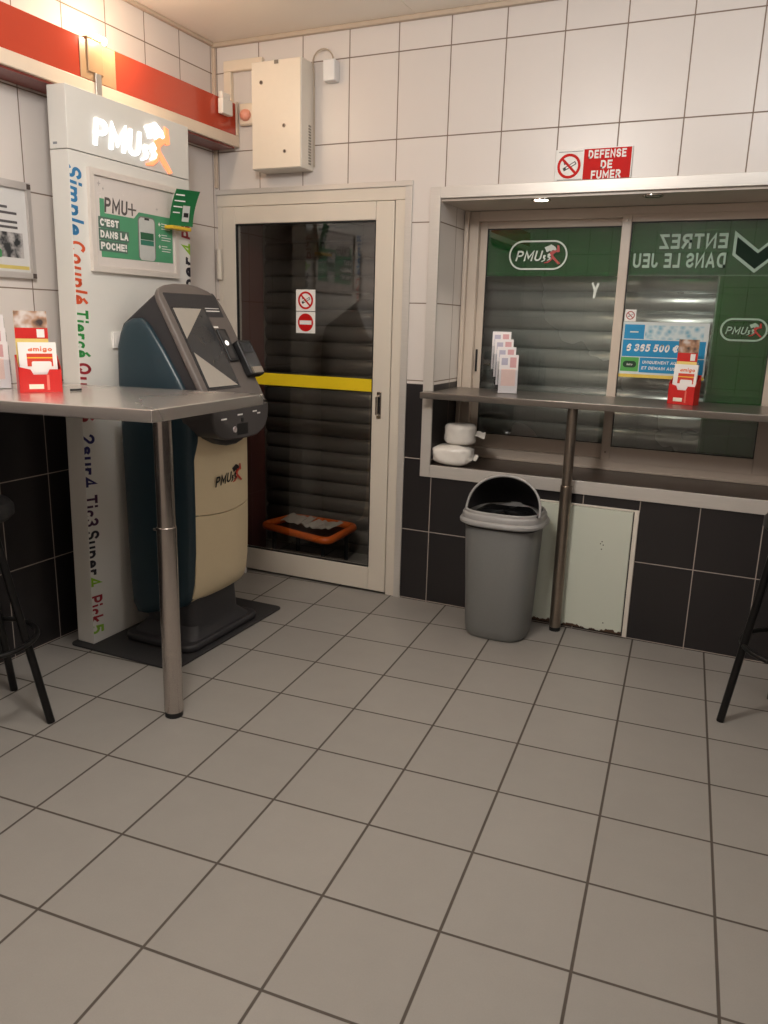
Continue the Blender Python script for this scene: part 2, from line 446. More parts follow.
# corner bead between the two walls
b = MB(); b.box(0.0, 0.016, -0.016, 0.0, 2.0, H - .02)
struct(b.build('trim_2', mat('corner_bead', srgb(200, 180, 160), 0.4), bevel=.003), 'corner bead between left and back wall')

# porch behind the glass door
MAROON = mat('maroon_render', srgb(104, 58, 52), 0.5, noise=0.05)
PORCH = mat('porch_render', srgb(70, 62, 58), 0.6)
b = MB(); b.box(-0.32, -0.13, T, 0.70, 0, 2.3, 0)
struct(b.build('wall_porch_left', MAROON), 'maroon side wall of the porch behind the door')
b = MB(); b.box(0.0045, 0.012, .052, T, 0.0, DTOP)
struct(b.build('wall_porch_reveal', MAROON), 'maroon reveal on the left behind the door glass')
b = MB(); b.box(-0.32, XR, T, 0.75, 2.3, 2.36)
struct(b.build('ceiling_porch', PORCH))

# aluminium edging of the window niche
b = MB(); yf = -0.012
b.box(1.172, NX0, yf, 0.004, 0.643, 1.956)
b.box(NX0, NX1 + .05, yf, 0.004, 1.908, 1.956)
b.box(NX0, NX1 + .05, yf, 0.004, 0.643, 0.702)
struct(b.build('trim_3', ALU_H, bevel=.002), 'aluminium edging around the window niche')
SILL = mat('dark_sill_board', srgb(66, 55, 48), 0.3, noise=0.08, scale=8)
b = MB(); b.box(NX0, NX1, 0.004, 0.335, 0.694, 0.704)
struct(b.build('trim_4', SILL), 'dark sill board of the window niche')
b = MB(); b.box(NX0, NX1, 0.004, 0.335, 1.897, 1.9085)
struct(b.build('trim_5', mat('soffit_board', srgb(188, 176, 164), 0.35, noise=.03)), 'soffit board of the window niche')

# ------------------------------------------------------------------ the sliding window
WY = 0.335
win = root_struct('window_1', (2.3, WY, 0.70)); win['label'] = 'sliding window with green film, in the tiled niche'
b = MB()
b.box(1.246, 1.292, WY, WY + .06, .704, 1.896); b.box(3.30, 3.346, WY, WY + .06, .704, 1.896)
b.box(1.292, 3.30, WY, WY + .06, 1.85, 1.896); b.box(1.292, 3.30, WY, WY + .06, .704, .755)
b.box(1.225, 1.246, WY - .02, WY + .05, .704, 1.896)
b.box(1.225, 3.35, WY - .012, WY + .002, .704, .716)
b.build('window_frame', WIN_FRAME, win, bevel=.003)
def sash(x0, x1, y0, y1, z0, z1, l, r, bt, tp, nm):
    b = MB()
    b.box(x0, x0 + l, y0, y1, z0, z1).box(x1 - r, x1, y0, y1, z0, z1)
    b.box(x0 + l, x1 - r, y0, y1, z1 - tp, z1).box(x0 + l, x1 - r, y0, y1, z0, z0 + bt)
    s = b.build('sash', WIN_FRAME, win, bevel=.003)
    g = MB(); ym = (y0 + y1) / 2
    g.box(x0 + l - .004, x1 - r + .004, ym - .003, ym + .003, z0 + bt - .004, z1 - tp + .004).build('pane', GLASS, s)
    k = MB()
    for a in ((x0 + l, x0 + l + .004, z0 + bt, z1 - tp), (x1 - r - .004, x1 - r, z0 + bt, z1 - tp)):
        k.box(a[0], a[1], y0 + .004, ym - .003, a[2], a[3])
    k.box(x0 + l, x1 - r, y0 + .004, ym - .003, z1 - tp - .004, z1 - tp); k.box(x0 + l, x1 - r, y0 + .004, ym - .003, z0 + bt, z0 + bt + .004)
    k.build('glazing_gasket', BLACK, s)
    return s
ls = sash(1.292, 2.000, WY + .031, WY + .055, .755, 1.85, .036, .036, .068, .032, 'left')
rs = sash(1.965, 2.72, WY - .002, WY + .026, .745, 1.862, .042, .09, .072, .032, 'right')
b = MB(); b.box(2.72, 3.30, WY, WY + .024, .755, 1.85); b.build('fixed_panel', WIN_FRAME, win, bevel=.003)
b = MB(); b.box(1.301, 1.311, WY + .024, WY + .032, 1.135, 1.245); b.build('finger_pull', BLACKP, ls, bevel=.002)
b = MB()
for z in (.79, 1.84): b.cyl((1.986, WY - .002, z), (1.986, WY - .005, z), .005)
b.build('frame_screw', CHROME_D, rs)

# green films on the outside of the panes
FILM = film_mat('green_window_film', srgb(22, 122, 58), (0.16, 0.60, 0.27, 1), 0.46)
FILM_D = film_mat('dark_green_window_film', srgb(12, 118, 34), (0.08, 0.55, 0.14, 1), 0.46)
REFL_FILM = film_mat('pale_reflection_film', srgb(150, 180, 160), (0.8, 0.9, 0.82, 1), 0.35)  # pale strips in this colour paint a room reflection onto the right pane
yb = WY + .052
tag(MB().box(1.328, 1.964, WY + .0465, WY + .0475, 1.60, 1.818).build('window_film', FILM), 'green translucent film across the top of the left window pane', 'window film')
wf = tag(MB().box(2.007, 2.63, WY + .0155, WY + .0165, 1.605, 1.83).build('window_film', FILM), 'dark green film across the top of the right pane, behind mirrored white words', 'window film')
MB().box(2.398, 2.426, WY + .0165, WY + .0172, 1.605, 1.83).build('reflection_strip', REFL_FILM, wf)
MB().box(2.007, 2.63, WY + .0165, WY + .0172, 1.60, 1.64).build('reflection_strip', REFL_FILM, wf)
wf2 = tag(MB().box(2.40, 2.63, WY + .0155, WY + .0165, .822, 1.60).build('window_film', FILM_D), 'tall deep green film on the right pane, behind the rounded logo', 'window film')
MB().box(2.392, 2.402, WY + .0165, WY + .0172, .822, 1.60).build('reflection_strip', REFL_FILM, wf2)

# ------------------------------------------------------------------ roller shutters outside
def shutter(x0, x1, y, z0, z1, label, m):
    root = thing('roller_shutter', ((x0 + x1) / 2, y, z0), label, 'shutter')
    pitch = 0.092
    prof = []
    n = int((z1 - z0) / pitch)
    for i in range(n):
        zb = z0 + .05 + i * pitch
        for t in range(9):
            a = t / 8
            prof.append((y - 0.014 * math.sin(math.pi * a) ** .7 if 0 < t < 8 else y, zb + pitch * .90 * a))
        prof.append((y + .008, zb + pitch * .92)); prof.append((y + .008, zb + pitch * .985))
    b = MB()
    A = [b.bm.verts.new((x0, p[0], p[1])) for p in prof]; Bv = [b.bm.verts.new((x1, p[0], p[1])) for p in prof]
    for i in range(len(prof) - 1): b.face([A[i], Bv[i], Bv[i + 1], A[i + 1]])
    o = b.build('slat_curtain', m, root, smooth=True)
    sd = o.modifiers.new('thickness', 'SOLIDIFY'); sd.thickness = .004; sd.offset = 1
    MB().box(x0, x1, y - .012, y + .012, z0, z0 + .05).build('bottom_rail', m, root, bevel=.003)
    for x in (x0 - .03, x1 - .0):
        MB().box(x, x + .03, y - .025, y + .025, z0, z1).build('guide_rail', m, root, bevel=.003)
SH1 = mat('shutter_steel', srgb(186, 196, 192), 0.28, metal=0.6, scale=0.8, noise=0.05)
SH2 = mat('shutter_brown_grey', srgb(128, 121, 114), 0.38, metal=0.35, scale=20, stretch=(1, 30, 30), noise=0.1)
shutter(1.18, 3.55, 0.50, 0.66, 2.28, 'grey steel roller shutter closed behind the sliding window', SH1)
shutter(-0.10, 1.13, 0.60, 0.0, 2.28, 'dark grey roller shutter closed behind the glass door', SH2)

# ------------------------------------------------------------------ the glass door
door = root_struct('door_1', (0.53, 0.0, 0.0)); door['label'] = 'white framed glass door'
b = MB()
b.box(0.005, 0.034, -.003, .05, 0.0, 1.910); b.box(1.000, 1.049, -.003, .05, 0.0, 1.910); b.box(0.005, 1.049, -.003, .05, 1.9105, 1.966)
b.build('door_frame', PVC, door, bevel=.003)
b = MB()
x0, x1, z0, z1 = 0.037, 0.997, 0.012, 1.908
b.box(x0, .115, -.008, .040, z0, z1); b.box(.904, x1, -.008, .040, z0, z1)
b.box(.1155, .9035, -.008, .040, 1.826, z1); b.box(.1155, .9035, -.008, .040, z0, .132)
leaf = b.build('door_leaf', PVC, door, bevel=.004)
MB().box(.1156, .9034, .012, .018, .1325, 1.8255).build('pane', GLASS, leaf)
b = MB(); g = .005
b.box(.1156, .1156 + g, -.004, .0118, .1325, 1.8255).box(.9034 - g, .9034, -.004, .0118, .1325, 1.8255).box(.121, .898, -.004, .0118, 1.8255 - g, 1.8255).box(.121, .898, -.004, .0118, .1325, .1325 + g)
b.build('glazing_gasket', BLACK, leaf)
h = MB(); h.box(.932, .956, -.014, -.0082, .905, 1.035)
hd = h.build('handle_plate', CHROME, leaf, bevel=.002)
MB().box(.938, .950, -.0146, -.0141, .93, 1.01).build('recess', INK, hd)
MB().tube([(.944, -.014, .922), (.944, -.040, .928), (.944, -.040, 1.012), (.944, -.014, 1.018)], .0055).build('pull_bar', CHROME, hd, smooth=True)
for z in (1.555, .35):
    MB().cyl((.022, -.018, z), (.022, -.018, z + .15), .013).build('hinge', PVC, door, bevel=.003)
b = MB(); b.box(0.0, 1.084, -.010, 0.0, 1.9665, 1.990); b.box(1.0495, 1.084, -.010, 0.0, 0.0, 1.966)
b.build('edge_trim', ALU_H, door, bevel=.002)
YEL = mat('yellow_safety_tape', srgb(232, 200, 30), 0.4, noise=.04)
tag(MB().box(.122, .897, .0103, .0119, 1.031, 1.092).build('safety_tape', YEL), 'yellow safety tape band across the glass door', 'tape')

# stickers on the door
def nosmoke(root, c, r, U, V, m_red, m_ink, d=.0006, face=None):
    """prohibition ring, slash and cigarette on a sticker"""
    U, V = Vector(U), Vector(V); N = U.cross(V)
    o = Vector(c)
    ringmesh('prohibition_ring', circ(0, 0, r), circ(0, 0, r * .78), o, U, V, d * 2, m_red, root)
    a = math.radians(-45); uu = U * math.cos(a) + V * math.sin(a); vv = N.cross(uu)
    a2 = math.radians(28); u2 = U * math.cos(a2) + V * math.sin(a2); v2 = N.cross(u2)
    plate('cigarette', rect(-r * .55, r * .62, -r * .17, r * .10), o, u2, v2, d, m_ink, root)
    plate('cigarette_paper', rect(-r * .3, r * .55, -r * .10, r * .03), o + N * d, u2, v2, d * .5, WHITE, root)
    plate('smoke', [(-r * .55, r * .5), (-r * .45, r * .5), (-r * .3, r * .15), (-r * .4, r * .1)], o, U, V, d, m_ink, root)
    plate('prohibition_bar', rect(-r * .82, r * .82, -r * .1, r * .1), o + N * d, uu, vv, d * 1.5, m_red, root)
st = tag(MB().box(.462, .572, .0109, .0119, 1.409, 1.512).build('no_smoking_sticker', WHITE), 'white no smoking sticker on the door glass, upper of two', 'sticker')
nosmoke(st, (.517, .0109, 1.460), .043, X_, Z_, RED, INK)
st = tag(MB().box(.462, .572, .0109, .0119, 1.301, 1.405).build('no_entry_sticker', WHITE), 'red round no entry sticker on the door glass, lower of two', 'sticker')
plate('red_disc', circ(0, 0, .044), (.517, .0109, 1.353), X_, Z_, .0006, RED, st)
plate('white_bar', rect(-.034, .034, -.010, .010), (.517, .0103, 1.353), X_, Z_, .0006, WHITE, st)

# ------------------------------------------------------------------ red light box along the left wall
RB = mat('red_gloss_panel', srgb(186, 66, 42), 0.16, noise=0.03, scale=3, coat=.3)
BEIGE = mat('cream_profile', srgb(222, 204, 184), 0.35, noise=.03)
band = thing('fascia_lightbox', (0.07, -2.4, 2.18), 'long red light box with cream lower edge high on left wall', 'light box')
D = .142
MB().box(0.002, D, -4.9, -0.024, 2.232, 2.375).build('red_panel', RB, band, bevel=.002)
MB().box(0.002, D + .006, -4.9, -0.002, 2.18, 2.2315).build('lower_edge', BEIGE, band, bevel=.004)
MB().box(0.002, D + .006, -0.0235, -0.002, 2.2315, 2.385).build('end_cap', BEIGE, band, bevel=.004)
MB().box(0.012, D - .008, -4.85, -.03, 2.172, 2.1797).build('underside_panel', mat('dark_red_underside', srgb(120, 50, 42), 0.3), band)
# lamp bracket
BR = mat('beige_bracket', srgb(176, 142, 108), 0.3, noise=.12, scale=25)
lamp = thing('wall_lamp', (D, -.93, 2.2), 'beige lamp bracket with glowing spot clipped over the red light box', 'lamp')
MB().box(D + .0005, D + .003, -1.02, -.835, 2.234, 2.372).build('backing_plate', BR, lamp, bevel=.001)
b = MB(); b.box(D + .003, D + .009, -.985, -.905, 2.262, 2.376); b.box(.04, D + .009, -.985, -.905, 2.3765, 2.384)
b.build('bracket', BR, lamp, bevel=.004)
MB().box(D + .0062, D + .014, -.955, -.925, 2.176, 2.262).build('clip', ALU, lamp, bevel=.002)
LGT = mat('lamp_glow', (1, .86, .62, 1), 0.4, emit=(1, .84, .6, 1), estr=22)
MB().tube([(.10, -.890, 2.408), (.10, -.885, 2.408), (.10, -.842, 2.408), (.10, -.837, 2.408)], .014, n=14).build('bulb', LGT, lamp, smooth=True, bevel=.006)
MB().cyl((.10, -.864, 2.3755), (.10, -.864, 2.396), .010).build('socket', BEIGE, lamp)
pl = bpy.data.lights.new('spot_glow', 'POINT'); pl.energy = 4.6; pl.color = (1, .80, .55); pl.shadow_soft_size = .03
po = bpy.data.objects.new('spot_glow', pl); COL.objects.link(po); po.location = (.24, -.87, 2.43)

# ------------------------------------------------------------------ sign column
COLW = mat('column_white', srgb(220, 218, 212), 0.38, noise=.015)
COLS = mat('column_pale_blue_white', srgb(206, 210, 206), 0.38, noise=.015)
CX = .187
col = thing('sign_column', (.143, -.82, .008), 'tall white sign column with lit letters and coloured bet names down its edge', 'sign')
b = MB(); b.box(.098, CX, -1.182, -.497, .0085, 1.948); b.build('column_body', COLW, col, bevel=.002)
b = MB(); b.box(.098, CX, -1.182, -.497, 1.951, 2.165); hb = b.build('lit_header', COLW, col, bevel=.002)
MB().box(.116, .136, -1.1828, -1.1821, 1.966, 1.974).build('maker_plate', mat('plate_grey', srgb(130, 134, 140), .4), hb)
b = MB(); b.box(CX, CX + .010, -1.005, -.955, 1.235, 1.30)
sw = b.build('switch_plate', WHITE, col, bevel=.002)
MB().box(CX + .010, CX + .013, -.995, -.965, 1.25, 1.285).build('rocker', WHITE, sw, bevel=.001)

HEAD = [(2.4, 1.06), (2.58, 1.14), (2.8, 1.21), (2.93, 1.3), (3.05, 1.24), (3.3, 1.08), (3.4, .9), (3.28, .82), (3.1, .87), (2.95, .74), (2.84, .82), (2.69, .71), (2.57, .71), (2.53, .86), (2.46, .96)]
LEG1 = [(2.36, .47), (2.55, .47), (2.57, .39), (2.45, .3), (2.55, .21), (2.47, .03), (2.22, -.08), (2.18, -.02), (2.37, .07), (2.41, .16), (2.31, .22), (2.33, .34)]
LEG2 = [(2.64, .47), (2.83, .62), (2.97, .44), (2.85, .35), (2.99, .27), (2.91, .11), (2.68, .02), (2.65, .07), (2.83, .17), (2.79, .25), (2.67, .32), (2.74, .42)]
ORNG = [(3.43, 1.25), (3.61, 1.2), (3.63, 1.04), (3.68, .72), (3.5, .66), (3.43, .72), (3.28, .62), (3.15, .5), (3.18, .39), (3.79, -.21), (3.63, -.28), (3.38, -.07), (3.1, .19), (3.01, .03), (2.78, -.14), (2.45, -.18), (2.43, -.12), (2.79, 0), (2.98, .15), (3.03, .32), (2.89, .43), (2.83, .6), (2.95, .74), (3.18, .85), (3.4, .82), (3.45, 1.05)]
def logo(O, U, V, s, m_txt, m_horse, m_rider, parent, d=.001, bold=.20, shear=.18):
    U, V, O = Vector(U).normalized(), Vector(V).normalized(), Vector(O)
    stroke_text('logo_letters', 'PMU', O, U, V, .82 * s, m_txt, parent, width=2.12 * s, t=bold, shear=shear, depth=d, gap=.17)
    N = U.cross(V)
    b = MB()
    for poly in (HEAD, LEG1, LEG2): b.prism([(x * s, y * s) for x, y in poly], O, U, V, N, d)
    b.build('horse_emblem', m_horse, parent)
    MB().prism([(x * s, y * s) for x, y in ORNG], O, U, V, N, d * .9).build('rider_emblem', m_rider, parent)
LITW = mat('lit_white_acrylic', (1, 1, 1, 1), .4, emit=(.92, .96, 1, 1), estr=1.3)
LITO = mat('lit_orange_acrylic', (1, .3, .12, 1), .4, emit=(1, .27, .12, 1), estr=1.15)
logo((CX, -1.058, 1.985), Y_, Z_, .117, LITW, LITW, LITO, hb, d=.008, bold=.165, shear=.12)

words = [('Simple', 1.897, 1.655, (44, 118, 168)), ('Couplé', 1.635, 1.405, (212, 84, 44)), ('Tiercé', 1.385, 1.205, (44, 138, 62)), ('Quinté', 1.185, .955, (150, 34, 44)),
         ('2sur4', .905, .69, (34, 30, 88)), ('Tic3', .655, .525, (60, 24, 58)), ('Super', .505, .315, (30, 30, 40)), ('4', .305, .265, (140, 186, 40)), ('Pick', .222, .105, (156, 30, 44)), ('5', .092, .055, (140, 186, 60))]
for t, za, zb, c in words:
    stroke_text('bet_name', t, (CX, -1.199, za), -Z_, Y_, .076, mat('ink_%d_%d_%d' % c, srgb(*c), .45), col, width=za - zb, shear=.14, crop=.0185)
for t, za, zb, c in (('Super', 1.385, 1.62, (30, 30, 40)), ('4', 1.635, 1.68, (140, 186, 40)), ('Pick', 1.70, 1.83, (156, 30, 44))):
    stroke_text('bet_name', t, (CX, -.480, za), Z_, -Y_, .076, mat('ink_%d_%d_%d' % c, srgb(*c), .45), col, width=zb - za, shear=.14, crop=.0185)

# advertisement in a snap frame on the column
PX = CX + .0005
pos = thing('framed_poster', (PX, -.83, 1.53), 'green and white phone advert in a snap frame on the white column', 'poster')
SNAP = mat('snap_frame_aluminium', srgb(222, 214, 206), .35, metal=.2, noise=.05)
ringmesh('snap_frame', rect(-1.100, -.592, 1.528, 1.902), rect(-1.077, -.615, 1.551, 1.879), (PX, 0, 0), Y_, Z_, .016, SNAP, pos)
sheet = MB().box(PX, PX + .006, -1.080, -.612, 1.549, 1.881).build('poster_sheet', mat('poster_white', srgb(214, 206, 200), .25, noise=.02), pos)
SX = PX + .006
LG = mat('poster_green', srgb(80, 152, 112), .3, noise=.1, scale=6)
plate('green_field', [(-1.045, 1.585), (-.625, 1.590), (-.625, 1.775), (-.83, 1.775), (-.86, 1.748), (-1.02, 1.748), (-1.022, 1.80), (-1.045, 1.80)], (SX, 0, 0), Y_, Z_, .0006, LG, sheet)
GRY = mat('poster_grey_ink', srgb(92, 86, 84), .4)
stroke_text('headline', 'PMU', (SX + .0006, -1.022, 1.752), Y_, Z_, .055, GRY, sheet, width=.124, shear=.1, t=.19)
b = MB()
for r_ in (rect(-.892, -.846, 1.776, 1.783), rect(-.8725, -.8655, 1.756, 1.803)): b.prism(r_, (SX + .0006, 0, 0), Y_, Z_, X_, .0006)
b.build('plus_sign', GRY, sheet)
for i, t in enumerate(("C'EST", 'DANS LA', 'POCHE!')):
    wd = (.10, .150, .140)[i]; zz = 1.700 - i * .043
    plate('slogan_backing', rect(-1.056, -1.046 + wd + .004, zz - .007, zz + .034), (SX + .0005, 0, 0), Y_, Z_, .0006, mat('slogan_grey_green', srgb(84, 112, 98), .4), sheet)
    stroke_text('slogan', t, (SX + .0012, -1.048, zz), Y_, Z_, .027, WHITE, sheet, width=wd, t=.24, gap=.12)
ph = plate('phone', rrect(-.838, -.735, 1.590, 1.762, .02), (SX + .0006, 0, 0), Y_, Z_, .001, mat('phone_edge', srgb(120, 118, 116), .3), sheet)
plate('phone_screen', rrect(-.833, -.740, 1.590, 1.757, .016), (SX + .0016, 0, 0), Y_, Z_, .0004, mat('phone_screen_white', srgb(196, 198, 194), .3), ph)
plate('phone_card', rect(-.826, -.747, 1.672, 1.70), (SX + .002, 0, 0), Y_, Z_, .0004, mat('phone_card_green', srgb(40, 96, 66), .4), ph)
plate('phone_card', rect(-.826, -.747, 1.650, 1.670), (SX + .002, 0, 0), Y_, Z_, .0004, mat('phone_card_teal', srgb(50, 120, 100), .4), ph)
plate('phone_notch', rect(-.80, -.772, 1.749, 1.757), (SX + .002, 0, 0), Y_, Z_, .0004, INK, ph)
b = MB()
for i in range(3):
    zz = 1.742 - i * .045
    b.prism(rect(-.715, -.702, zz - .002, zz + .002), (SX + .0006, 0, 0), Y_, Z_, X_, .0005); b.prism(rect(-.7105, -.7065, zz - .007, zz + .007), (SX + .0006, 0, 0), Y_, Z_, X_, .0005)
    for j, wd in enumerate((.035, .06, .055)): b.prism(rect(-.696, -.696 + wd, zz + .002 - j * .010, zz + .005 - j * .010), (SX + .0006, 0, 0), Y_, Z_, X_, .0005)
b.build('small_print', WHITE, sheet)
for y, z, r_ in ((-1.045, 1.852, .010), (-1.024, 1.836, .006), (-.72, 1.80, .008)):
    MB().prism([(y - r_, z), (y - r_ * .25, z + r_ * .25), (y, z + r_), (y + r_ * .25, z + r_ * .25), (y + r_, z), (y + r_ * .25, z - r_ * .25), (y, z - r_), (y - r_ * .25, z - r_ * .25)], (SX, 0, 0), Y_, Z_, X_, .0005).build('sparkle', mat('sparkle_grey', srgb(170, 164, 160), .4), sheet)

# leaflet clipped to the poster's corner
lf = thing('clipped_leaflet', (.225, -.585, 1.735), 'small curled green leaflet sticking out from the poster corner', 'leaflet')
path = []
for i in range(9):
    t = i / 8; path.append((.214 + .034 * t * t, 1.745 + .145 * t))
b = MB(); cy0, cy1 = -.668, -.552
R = []
for x, z in path: R.append([Vector((x, cy0 + .01 * (z - 1.745) / .14, z)), Vector((x + .03, cy1 + .012 * (z - 1.745) / .14, z + .004)), Vector((x + .032, cy1 + .012 * (z - 1.745) / .14, z + .004)), Vector((x + .002, cy0 + .01 * (z - 1.745) / .14, z))])
b.loft(R, True, True); b.build('sheet', mat('leaflet_green', srgb(24, 108, 60), .35, noise=.2, scale=30), lf)
b = MB(); b.box(.206, .250, -.690, -.565, 1.728, 1.742)
b.build('holder_strip', mat('yellow_strip', srgb(214, 176, 48), .4), lf, bevel=.002)
Un = Vector((.03, .116, .004)).normalized(); 
nb = Vector((.0165, -.662, 1.762))
for i, (a, wd) in enumerate(((.012, .036), (.012, .045), (.012, .055), (.012, .045))):
    t = (0.35 + i * .16); x = .214 + .034 * t * t; z = 1.745 + .145 * t
    plate('print_line', rect(0, wd, 0, .008), (x + .0045, cy0 + .014, z), Un, Z_, .0008, WHITE, lf)
plate('phone_picture', rect(0, .036, 0, .065), (.214 + .0145 + .006, -.612, 1.765), Un, Vector((.16, 0, 1)).normalized(), .001, mat('leaflet_phone', srgb(196, 200, 196), .4), lf)
plate('phone_card', rect(.006, .030, .018, .036), (.214 + .0158 + .006, -.612, 1.765), Un, Vector((.16, 0, 1)).normalized(), .001, INK, lf)

# ------------------------------------------------------------------ framed notice on the left wall
fp = thing('framed_notice', (.0, -1.40, 1.49), 'white notice with a dark photo in a silver frame on left wall', 'poster')
ringmesh('frame', rect(-1.62, -1.182, 1.492, 1.838), rect(-1.602, -1.200, 1.514, 1.812), (.0005, 0, 0), Y_, Z_, .018, mat('silver_frame', srgb(196, 190, 186), .35, metal=.4), fp)
for z in (1.815, 1.494): MB().box(.0185, .021, -1.20, -1.184, z, z + .018).build('corner_piece', mat('corner_grey', srgb(80, 70, 66), .4), fp)
fs = MB().box(.0005, .007, -1.603, -1.199, 1.513, 1.813).build('notice_sheet', mat('notice_white', srgb(206, 204, 202), .4, noise=.02), fp)
b = MB()
for y0, y1, z in ((-1.42, -1.345, 1.772), (-1.44, -1.285, 1.738), (-1.44, -1.245, 1.718), (-1.36, -1.245, 1.687), (-1.44, -1.245, 1.668)):
    b.prism(rect(y0, y1, z, z + .009), (.007, 0, 0), Y_, Z_, X_, .0006)
b.build('text_line', mat('notice_ink', srgb(84, 80, 82), .5), fs)
k = NT('grey_photo_print')
vz = k.new('ShaderNodeTexNoise'); vz.inputs['Scale'].default_value = 26; vz.inputs['Detail'].default_value = 3
rp = k.new('ShaderNodeValToRGB'); rp.color_ramp.elements[0].color = srgb(44, 46, 48); rp.color_ramp.elements[1].color = srgb(176, 172, 170); rp.color_ramp.elements[0].position = .4; rp.color_ramp.elements[1].position = .62
tcn = k.new('ShaderNodeTexCoord'); k.l.new(tcn.outputs['Object'], vz.inputs[0]); k.l.new(vz.outputs['Fac'], rp.inputs[0]); k.l.new(rp.outputs[0], k.b.inputs['Base Color'])
plate('photo', rect(-1.50, -1.225, 1.565, 1.655), (.007, 0, 0), Y_, Z_, .0006, k.m, fs)
plate('green_tab', rrect(-1.40, -1.325, 1.562, 1.592, .006), (.0077, 0, 0), Y_, Z_, .0006, mat('tab_green', srgb(60, 130, 76), .4), fs)
plate('yellow_stripe', rect(-1.60, -1.205, 1.524, 1.537), (.007, 0, 0), Y_, Z_, .0006, mat('stripe_yellow', srgb(206, 186, 104), .4), fs)

# ------------------------------------------------------------------ floor mat and betting kiosk
MATB = mat('black_mat', srgb(46, 45, 46), .6, noise=.15, scale=120, bump=.4)
tag(MB().prism(rrect(.085, .645, -1.222, -.420, .03), (0, 0, .0005), X_, Y_, Z_, .0075).build('floor_mat', MATB, bevel=.002), 'thin black mat under the betting kiosk and sign column', 'mat')

TEAL = mat('dark_teal_plastic', srgb(32, 54, 64), .36, noise=.05, scale=30)
CHAR = mat('charcoal_plastic', srgb(70, 66, 66), .5, noise=.05, scale=60)
CHARD = mat('dark_charcoal_plastic', srgb(46, 45, 48), .5, noise=.05, scale=60)
FACE = mat('taupe_grey_plastic', srgb(100, 93, 89), .45, noise=.04, scale=80)
CREAM = mat('cream_plastic', srgb(226, 208, 172), .4, noise=.02)
ki = thing('betting_kiosk', (.43, -.825, .008), 'dark teal and cream betting kiosk with tilted screen beside white column', 'kiosk')
yl, yr = -1.018, -.632
b = MB(); b.prism(rrect(.250, .618, -1.085, -.575, .05), (0, 0, .0085), X_, Y_, Z_, .032)
bp_ = b.build('base_plate', CHARD, ki, bevel=.012, seg=3)
b = MB()
b.loft([[Vector((.43 + (x - .43), -.825 + (y + .825), z)) for x, y in rrect(.43 - hx, .43 + hx, -.825 - hy, -.825 + hy, .04)] for hx, hy, z in ((.165, .215, .040), (.15, .19, .062), (.135, .165, .085), (.125, .155, .26))])
b.build('pedestal', CHARD, ki, smooth=True)
# core box
core = [(.285, .13), (.54, .20), (.570, .30), (.576, .80), (.585, .95), (.56, 1.06), (.36, 1.32), (.265, 1.28), (.248, 1.0), (.256, .3)]
MB().prism(core, (0, yl + .022, 0), X_, Z_, Y_, (yr - .022) - (yl + .022)).build('cabinet', CHARD, ki, bevel=.01)
# pillowed teal side shells
side = [(.254, .150), (.276, .112), (.330, .114), (.530, .180), (.558, .210), (.575, .28), (.587, .42), (.592, .60), (.592, .80), (.602, .92), (.600, 1.00), (.580, 1.07), (.545, 1.13), (.478, 1.235), (.420, 1.315), (.395, 1.342), (.365, 1.358), (.325, 1.356), (.285, 1.338), (.258, 1.30), (.242, 1.25), (.236, 1.10), (.240, .80), (.244, .45), (.248, .25)]
def shell(sgn, y0, name):
    cx, cz = .43, .75
    rings = []
    for inset, off in ((0, 0.0), (0, .030), (.006, .039), (.020, .044), (.05, .046), (.09, .047)):
        r = []
        for x, z in side:
            v = Vector((cx - x, cz - z)); 
            # inset towards the middle, along each axis
            r.append(Vector((x + inset * max(-1, min(1, v.x / .12)), y0 + sgn * off, z + inset * max(-1, min(1, v.y / .25)))))
        rings.append(r)
    b = MB(); b.loft(rings); return b.build(name, TEAL, ki, smooth=True)
shell(-1, yl + .045, 'side_shell'); shell(1, yr - .045, 'side_shell')
# cream front, two bulged panels
def front(z0, z1, name, prof):
    b = MB(); ny = 12; rings = []
    for i in range(ny + 1):
        t = -1 + 2 * i / ny; y = -.808 + t * .184
        bul = .030 * (1 - t * t)
        r = [Vector((x + bul * k_, y, z - (1 - t * t) * s_)) for x, z, k_, s_ in prof]
        rings.append(r + [Vector((.578, y, z1 - .004)), ][:0] + [Vector((p[0] - .02, y, p[1] - (1 - t * t) * p[3])) for p in prof[::-1]])
    b.loft(rings); return b.build(name, CREAM, ki, smooth=True)
front(.58, .955, 'front_panel', [(.592, .581, 1, .012), (.593, .70, 1, .0), (.593, .82, 1, 0), (.593, .955, 1, 0)])
front(.22, .578, 'front_panel', [(.520, .182, .3, .0), (.546, .198, .55, .0), (.564, .222, .75, 0), (.578, .265, .9, 0), (.586, .34, 1, 0), (.590, .45, 1, 0), (.592, .577, 1, .012)])
# printed logo on the cream front
KR = mat('kiosk_print_red', srgb(196, 62, 44), .4)
logo((.6238, -.900, .685), Vector((0, .995, 0.08)), Z_, .050, INK, INK, KR, ki, d=.0012, bold=.17, shear=.25)
# head
head = [(.246, 1.10), (.244, 1.295), (.264, 1.335), (.345, 1.392), (.425, 1.448), (.452, 1.470), (.468, 1.452), (.655, 1.10), (.705, .99), (.60, .95), (.45, 1.0)]
MB().prism(head, (0, yl + .020, 0), X_, Z_, Y_, yr - yl - .04).build('head_housing', CHARD, ki, bevel=.012, seg=3)
